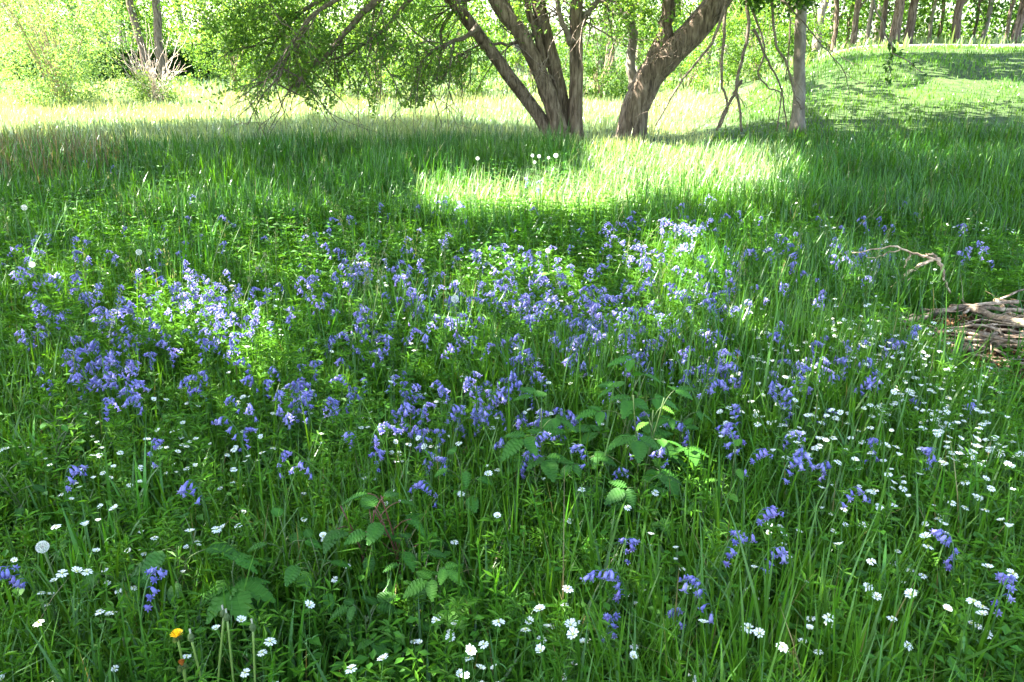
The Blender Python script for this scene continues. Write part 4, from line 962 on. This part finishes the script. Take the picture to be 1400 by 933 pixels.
P = clumps(15000, atY(1095, -2, 11.7) + np.array([.2, 0, 2.9]), (2.0, 1.8, 1.4), 140, .15, rt); leafquads(lb, P, .09 + .04 * rt.random(len(P)), .5, leafcol(len(P), rng=rt), up=.5)
o = lb.obj('crown', M_leaf, st_); o.location = tuple(-np.array(st_.location)); tag(st_, 'slim smooth-barked tree with one straight pale trunk before the bank', 'tree')
# dark leafy sprig hanging in from above at the right
r = empty('hanging_sprig', atY(1235, 20, 6.5)); tb = Batch(); tips = []
C = stemtube(tb, [(1170, -30), (1200, 20), (1218, 60), (1232, 80), (1262, 100)], 6.5, 3, 1.2, jit=.01, n=14, sides=5); C2 = stemtube(tb, [(1218, 60), (1216, 90), (1212, 116)], 6.5, 1.6, .8, n=8, sides=4)
o = tb.obj('twig', M_twig, r, smooth=True); o.location = tuple(-np.array(r.location)); P = np.concatenate([np.repeat(C[7:], 3, 0), np.repeat(C2, 3, 0)]); P = P + rt.normal(0, .025, P.shape)
lb = Batch(); leafquads(lb, P, .035 + .03 * rt.random(len(P)), .6, leafcol(len(P), rng=rt) * .8, up=.6); o = lb.obj('leaves', M_leaf, r); o.location = tuple(-np.array(r.location)); tag(r, 'thin twig with dark leaves hanging in front of the shaded bank', 'hanging twig')

# ---- trees beyond the road
rf = np.random.default_rng(8)
ordw = ['first', 'second', 'third', 'fourth', 'fifth', 'sixth', 'seventh', 'eighth', 'ninth', 'tenth', 'eleventh', 'twelfth', 'thirteenth', 'fourteenth', 'fifteenth']
crowns = []
for v in range(4):
    b = Batch(); P = clumps(4200, (0, 0, 3.4), (2.4, 2.4, 2.2), 90, .24, rf, .1); leafquads(b, P, .11 + .07 * rf.random(len(P)), .6, leafcol(len(P), rng=rf, mul=(1.15, 1.15, 1)), up=.5, rng=rf); crowns.append(b.mesh('crown', M_leaf))
TR = [(1118, 15, 28), (1139, 8, 30), (1166, 10, 28), (1184, 7, 31), (1203, 9, 29), (1220, 16, 27.5), (1241, 14, 28.5), (1270, 6, 33), (1282, 6, 34), (1307, 13, 28), (1330, 5, 34), (1342, 7, 33), (1374, 6, 31), (1386, 13, 28), (1158, 5, 35)]
for i, (px, w, Yt) in enumerate(sorted(TR)):
    p = atY(px, 60, Yt); g = float(ground(p[0], Yt)); r = empty('woodland_tree', (p[0], Yt, g)); b = Batch(); rr = w * .37 * Yt / F
    C = curve([(0, 0, -.1), (rf.normal(0, .05), 0, 1.2), (rf.normal(0, .1), 0, 3), (rf.normal(0, .2), 0, 5.5)], 14, .01)
    tube(b, C, np.linspace(rr * 1.15, rr * .6, 14), 10, wob=.15)
    for k in range(3):
        q_ = C[rf.integers(3, 8)]; a = rf.random() * 6.28; tube(b, curve([q_, q_ + [.4 * math.cos(a), .4 * math.sin(a), .5], q_ + [1.1 * math.cos(a), 1.1 * math.sin(a), 1.3]], 6, .02), np.linspace(rr * .35, rr * .12, 6), 6)
    b.obj('trunk', M_bark if i % 4 else M_bark2, r, smooth=True); o = mobj('crown', crowns[i % 4], r, (0, 0, .6)); o.rotation_euler = (0, 0, rf.random() * 6)
    tag(r, f'{ordw[i]} tree from the left in the row of trunks beyond the road', 'tree', 'trees beyond the road')

# ---- far woodland closing the view
def cloud(bat, n, f, size, ratio=.6, mul=(1, 1, 1), ncl=300, sig=.35, rng=rf):
    c = f(ncl); i = rng.integers(0, ncl, n); P = c[i] + rng.normal(size=(n, 3)) * sig * np.array([1, 1, .8]); P[:, 2] = np.maximum(P[:, 2], .02)
    leafquads(bat, P, size * (.7 + .6 * rng.random(n)), ratio, leafcol(n, rng=rng, mul=mul), up=.5, rng=rng)
wd = Batch()
cloud(wd, 60000, lambda k: np.stack([rf.uniform(-40, 45, k), rf.uniform(40, 52, k), rf.random(k) ** .8 * 7.5], 1), .24, mul=(1.25, 1.2, 1.1), ncl=700, sig=.65)
cloud(wd, 42000, lambda k: np.stack([rf.uniform(6, 36, k), rf.uniform(33, 40, k), 1.5 + rf.random(k) * 3.6], 1), .17, mul=(1.15, 1.1, 1), ncl=420, sig=.45)
for k in range(60):
    x0 = rf.uniform(-35, 42); y0 = rf.uniform(38, 50); tube(wd, curve([(x0, y0, -.2), (x0 + rf.normal(0, .2), y0, 3), (x0 + rf.normal(0, .4), y0, 8)], 8), np.linspace(.2, .1, 8), 7, m=1)
tag(wd.obj('far_woodland', [M_leaf, M_bark2]), 'bright green far-off woodland closing the view behind everything', 'woodland', kind='stuff')

def shrub(name, label, px, py, Yt, w, h, n, ls, mul=(1, 1, 1), cat='shrub', stems=10, group=None, ncl=60, sg=.13, stemcol=(1.6, 1.5, 1.3), trunk=None):
    p = atY(px, py, Yt); g = float(ground(p[0], Yt)); r = empty(name, (p[0], Yt, g)); b = Batch()
    if stems:
        for k in range(stems):
            a = rf.random() * 6.28; q_ = rf.random() ** .5 * w * .5
            tube(b, curve([(rf.normal(0, .08), rf.normal(0, .08), -.05), (q_ * .45 * math.cos(a), q_ * .45 * math.sin(a), h * .5), (q_ * math.cos(a), q_ * math.sin(a), h * (.8 + .2 * rf.random()))], 8, .02), np.linspace(.015, .004, 8), 5, stemcol, wob=.2)
        b.obj('branches', M_twig, r, smooth=True)
    if trunk:
        b = Batch(); tube(b, curve([(0, 0, -.1), (.1, 0, h * .4), (trunk[1], 0, h)], 10, .02), np.linspace(trunk[0], trunk[0] * .6, 10), 9, wob=.15); b.obj('trunk', M_bark, r, smooth=True)
    b = Batch(); P = clumps(n, (0, 0, h * .44), (w * .5, w * .45, h * .58), ncl, sg, rf, .3); P[:, 2] = np.where(P[:, 2] < 0, rf.random(len(P)) * .3, P[:, 2]); leafquads(b, P, ls * (.7 + .6 * rf.random(len(P))), .5, leafcol(len(P), rng=rf, mul=mul), up=.5, rng=rf)
    b.obj('foliage', M_leaf, r); return tag(r, label, cat, group)
pale = (2.6, 1.9, 5.0); brt = (1.6, 1.4, 1.4)
shrub('shrub', 'large pale silvery shrub with fine upright branches at the left edge', 85, 125, 20, 3.8, 3.4, 20000, .065, pale, stems=36, stemcol=(2.6, 2.5, 2.2), ncl=170, sg=.17)
shrub('shrub', 'smaller pale shrub cut by the left edge of the view', -60, 125, 22, 3.0, 3.2, 5000, .09, pale, stems=12)
shrub('bush', 'bright bush behind the white twiggy shrub', 320, 110, 25, 3.0, 3.6, 7000, .09, (1.8, 1.5, 2.2), 'bush', stems=8)
shrub('bush', 'bright rounded bush beyond the drooping boughs', 410, 110, 24, 3.2, 3.0, 6000, .09, brt, 'bush')
shrub('bush', 'sunlit bush seen behind the twigs of the drooping bough', 520, 115, 22, 3.0, 2.4, 5500, .085, (1.5, 1.3, 1.4), 'bush')
shrub('bush', 'sunlit bush seen left of the fanned willow trunks', 625, 110, 23, 2.8, 2.8, 5500, .085, (1.4, 1.3, 1.2), 'bush')
shrub('bush', 'bush behind the fanned willow trunks', 730, 105, 26, 3.0, 3.2, 5500, .09, brt, 'bush')
shrub('bush', 'rounded dark green bush seen between the two willows', 822, 102, 22, 2.2, 2.3, 6000, .075, (.95, .95, .9), 'bush')
shrub('bush', 'bush seen right of the leaning willow above the sunny slope', 940, 95, 26, 4.0, 2.6, 6500, .09, brt, 'bush')
shrub('bush', 'light bush behind the bare hanging stems', 1040, 80, 27, 3.6, 3.0, 6500, .09, (1.4, 1.25, 1.2), 'bush')
shrub('bush', 'tangled bush at the upper left behind the hedge', 165, 80, 37, 6, 4.5, 8000, .15, (.9, .95, .9), 'bush', sg=.3)
shrub('bush', 'tall bush at the far left behind the silvery shrub', 20, 80, 36, 6, 5, 8000, .15, (1., 1., .9), 'bush', sg=.3)
shrub('bush', 'tall light bush right of the two distant trunks', 270, 85, 38, 6, 5, 8000, .15, brt, 'bush', sg=.3)
shrub('bush', 'wide bush beyond the field at the left of the drooping willow', 390, 85, 38, 7, 5, 8000, .15, brt, 'bush', sg=.3)
shrub('bush', 'wide bush beyond the field at the right of the drooping willow', 560, 85, 38, 7, 4.5, 8000, .15, brt, 'bush', sg=.3)
for px, py, tw, lab in [(192, 92, .32, 'left one of the two distant trunks over the hedge, slightly leaning'), (225, 92, .36, 'right one of the two distant trunks over the hedge, straight')]:
    Yt = 33.5; p = atY(px, py, Yt); r = empty('distant_tree', (p[0] + (.3 if px < 200 else 0), Yt, 0)); b = Batch()
    tube(b, curve([(0, 0, -.1), (-.12, 0, 1.3), (-.3 if px < 200 else .05, 0, 3.2), (0, 0, 6.5)], 14, .015), np.linspace(tw * .5, tw * .4, 14), 10, wob=.15); b.obj('trunk', M_bark, r, smooth=True)
    o = mobj('crown', crowns[1 if px < 200 else 2], r, (0, 0, 2.3)); tag(r, lab, 'tree', 'two distant trees over the hedge')
# clipped dark hedge
hp0, hp1 = atY(120, 100, 34), atY(292, 100, 34); hb = Batch(); n = 14000
hx = rf.uniform(hp0[0] - 3, hp1[0], n); side = rf.random(n); hz = np.where(side < .65, rf.random(n) * 1.18, 1.18 + rf.normal(0, .03, n)); hy = np.where(side < .65, 34 + rf.normal(0, .05, n), 34 + rf.random(n) * .9)
cx_ = (hp0[0] + hp1[0]) / 2; r = empty('hedge', (cx_, 34.4, 0)); P = np.stack([hx - cx_, hy - 34.4, hz], 1)
leafquads(hb, P, .09 + .04 * rf.random(n), .6, leafcol(n, rng=rf, mul=(.38, .5, .6)), up=.6, rng=rf)
core_ = Batch(); x0, x1, y0, y1, z1 = hp0[0] - 3 - cx_, hp1[0] - cx_ - .05, -.3, .4, 1.1
core_.add([(x0, y0, 0), (x1, y0, 0), (x1, y1, 0), (x0, y1, 0), (x0, y0, z1), (x1, y0, z1), (x1, y1, z1), (x0, y1, z1)], [[0, 1, 5, 4], [1, 2, 6, 5], [2, 3, 7, 6], [3, 0, 4, 7], [4, 5, 6, 7]])
hb.obj('foliage', M_leaf, r); core_.obj('branches', M_soil, r); tag(r, 'low dark clipped hedge at the far side of the meadow', 'hedge')
# white twiggy dead shrub
r = empty('dead_shrub', (atY(212, 132, 20.5)[0], 20.5, 0)); b = Batch(); tips = []
for k in range(30):
    a = rf.random() * 6.28; grow(b, tips, np.array([rf.normal(0, .12), rf.normal(0, .12), -.03]), np.array([math.cos(a) * .45, math.sin(a) * .45, 1]), .8 + .5 * rf.random(), .014, 1, -.02, rf, 5, .35, 3, (3.8, 3.9, 4.2))
b.obj('branches', M_twig, r, smooth=True); b = Batch(); P = clumps(1600, (0, 0, .35), (.75, .6, .4), 30, .1, rf); leafquads(b, P, .06, .5, leafcol(len(P), rng=rf, mul=(1.8, 1.5, 2))); b.obj('foliage', M_leaf, r)
tag(r, 'whitish dead shrub with bare upright twigs in the sunny meadow', 'dead shrub')

# ------------------------------------------------------------------ unseen trees added overhead, crowns shaped to shade the flowers
ro = np.random.default_rng(77)
N = 460000
yy = 22 * ro.random(N) ** .62 - .5; xx = (ro.random(N) * 2 - 1) * (np.maximum(yy, 0) * .72 + 1.6)
hz = np.where(yy < 11, ro.uniform(3.2, 6.0, N), ro.uniform(4.0, 7.5, N))
land = np.stack([xx, yy, ground(xx, yy) + .26], 1)
Lm = lit_at(land)
clump = vnoise(xx, yy, .28, 61) * .6 + vnoise(xx, yy, .11, 62) * .4
soft = np.where(Lm > .93, 1.0, np.clip(Lm + (clump - .5) * .55 * (Lm > .1), 0, 1))
dens = np.where(yy < 2.6, .62, .5)
keep = ro.random(N) < (1 - soft) ** 1.3 * dens
land, hz = land[keep], hz[keep]
P = land + S[None] * ((hz - land[:, 2]) / S[2])[:, None]
ok = ~((P[:, 1] > .3) & (project(P)[1] > -25)); P = P[ok]; n = len(P); print('canopy leaves', n)
roots = [(-4.6, -.8, 'tree overhead at left'), (3.9, -2.0, 'tree overhead at right'), (-8.6, 5.5, 'tree beside the view at left'), (9.3, 6.0, 'tree beside the view at right'), (14.5, 13.5, 'tree beside the bank')]
near = np.argmin([np.hypot(P[:, 0] - a, P[:, 1] - b_) for a, b_, _ in roots], 0)
for k, (a, b_, nm) in enumerate(roots):
    Q = P[near == k]
    if len(Q) < 50: continue
    g = float(ground(a, b_)); r = empty('shade_tree', (a, b_, g)); b = Batch(); leafquads(b, Q - [a, b_, g], .095 + .05 * ro.random(len(Q)) + .004 * np.maximum(Q[:, 1] + b_, 0), .6, leafcol(len(Q), rng=ro), up=1.0, rng=ro); b.obj('crown', M_leaf, r)
    b = Batch(); tube(b, curve([(0, 0, -.1), (.1, 0, 1.5), (0, .1, 3.5), (.2, .2, 6)], 14, .02), np.linspace(.22, .1, 14), 12, wob=.15)
    for q_ in Q[ro.integers(0, len(Q), 16)] - [a, b_, g]:
        s0 = np.array([.05, .05, 2.6 + ro.random() * 1.5]); tube(b, curve([s0, (s0 + q_) / 2 + [0, 0, .5], q_], 9, .04), np.linspace(.06, .012, 9), 6, wob=.15)
    b.obj('trunk', M_bark, r, smooth=True)
    tag(r, ['broad-leaved tree overhead whose crown shades the left foreground', 'broad-leaved tree overhead whose crown shades the right foreground', 'broad-leaved tree beyond the left edge shading the tall grass', 'broad-leaved tree beyond the right edge shading the grass', 'broad-leaved tree beyond the right edge shading the bank'][k], 'tree')
print('objects', len(bpy.data.objects))
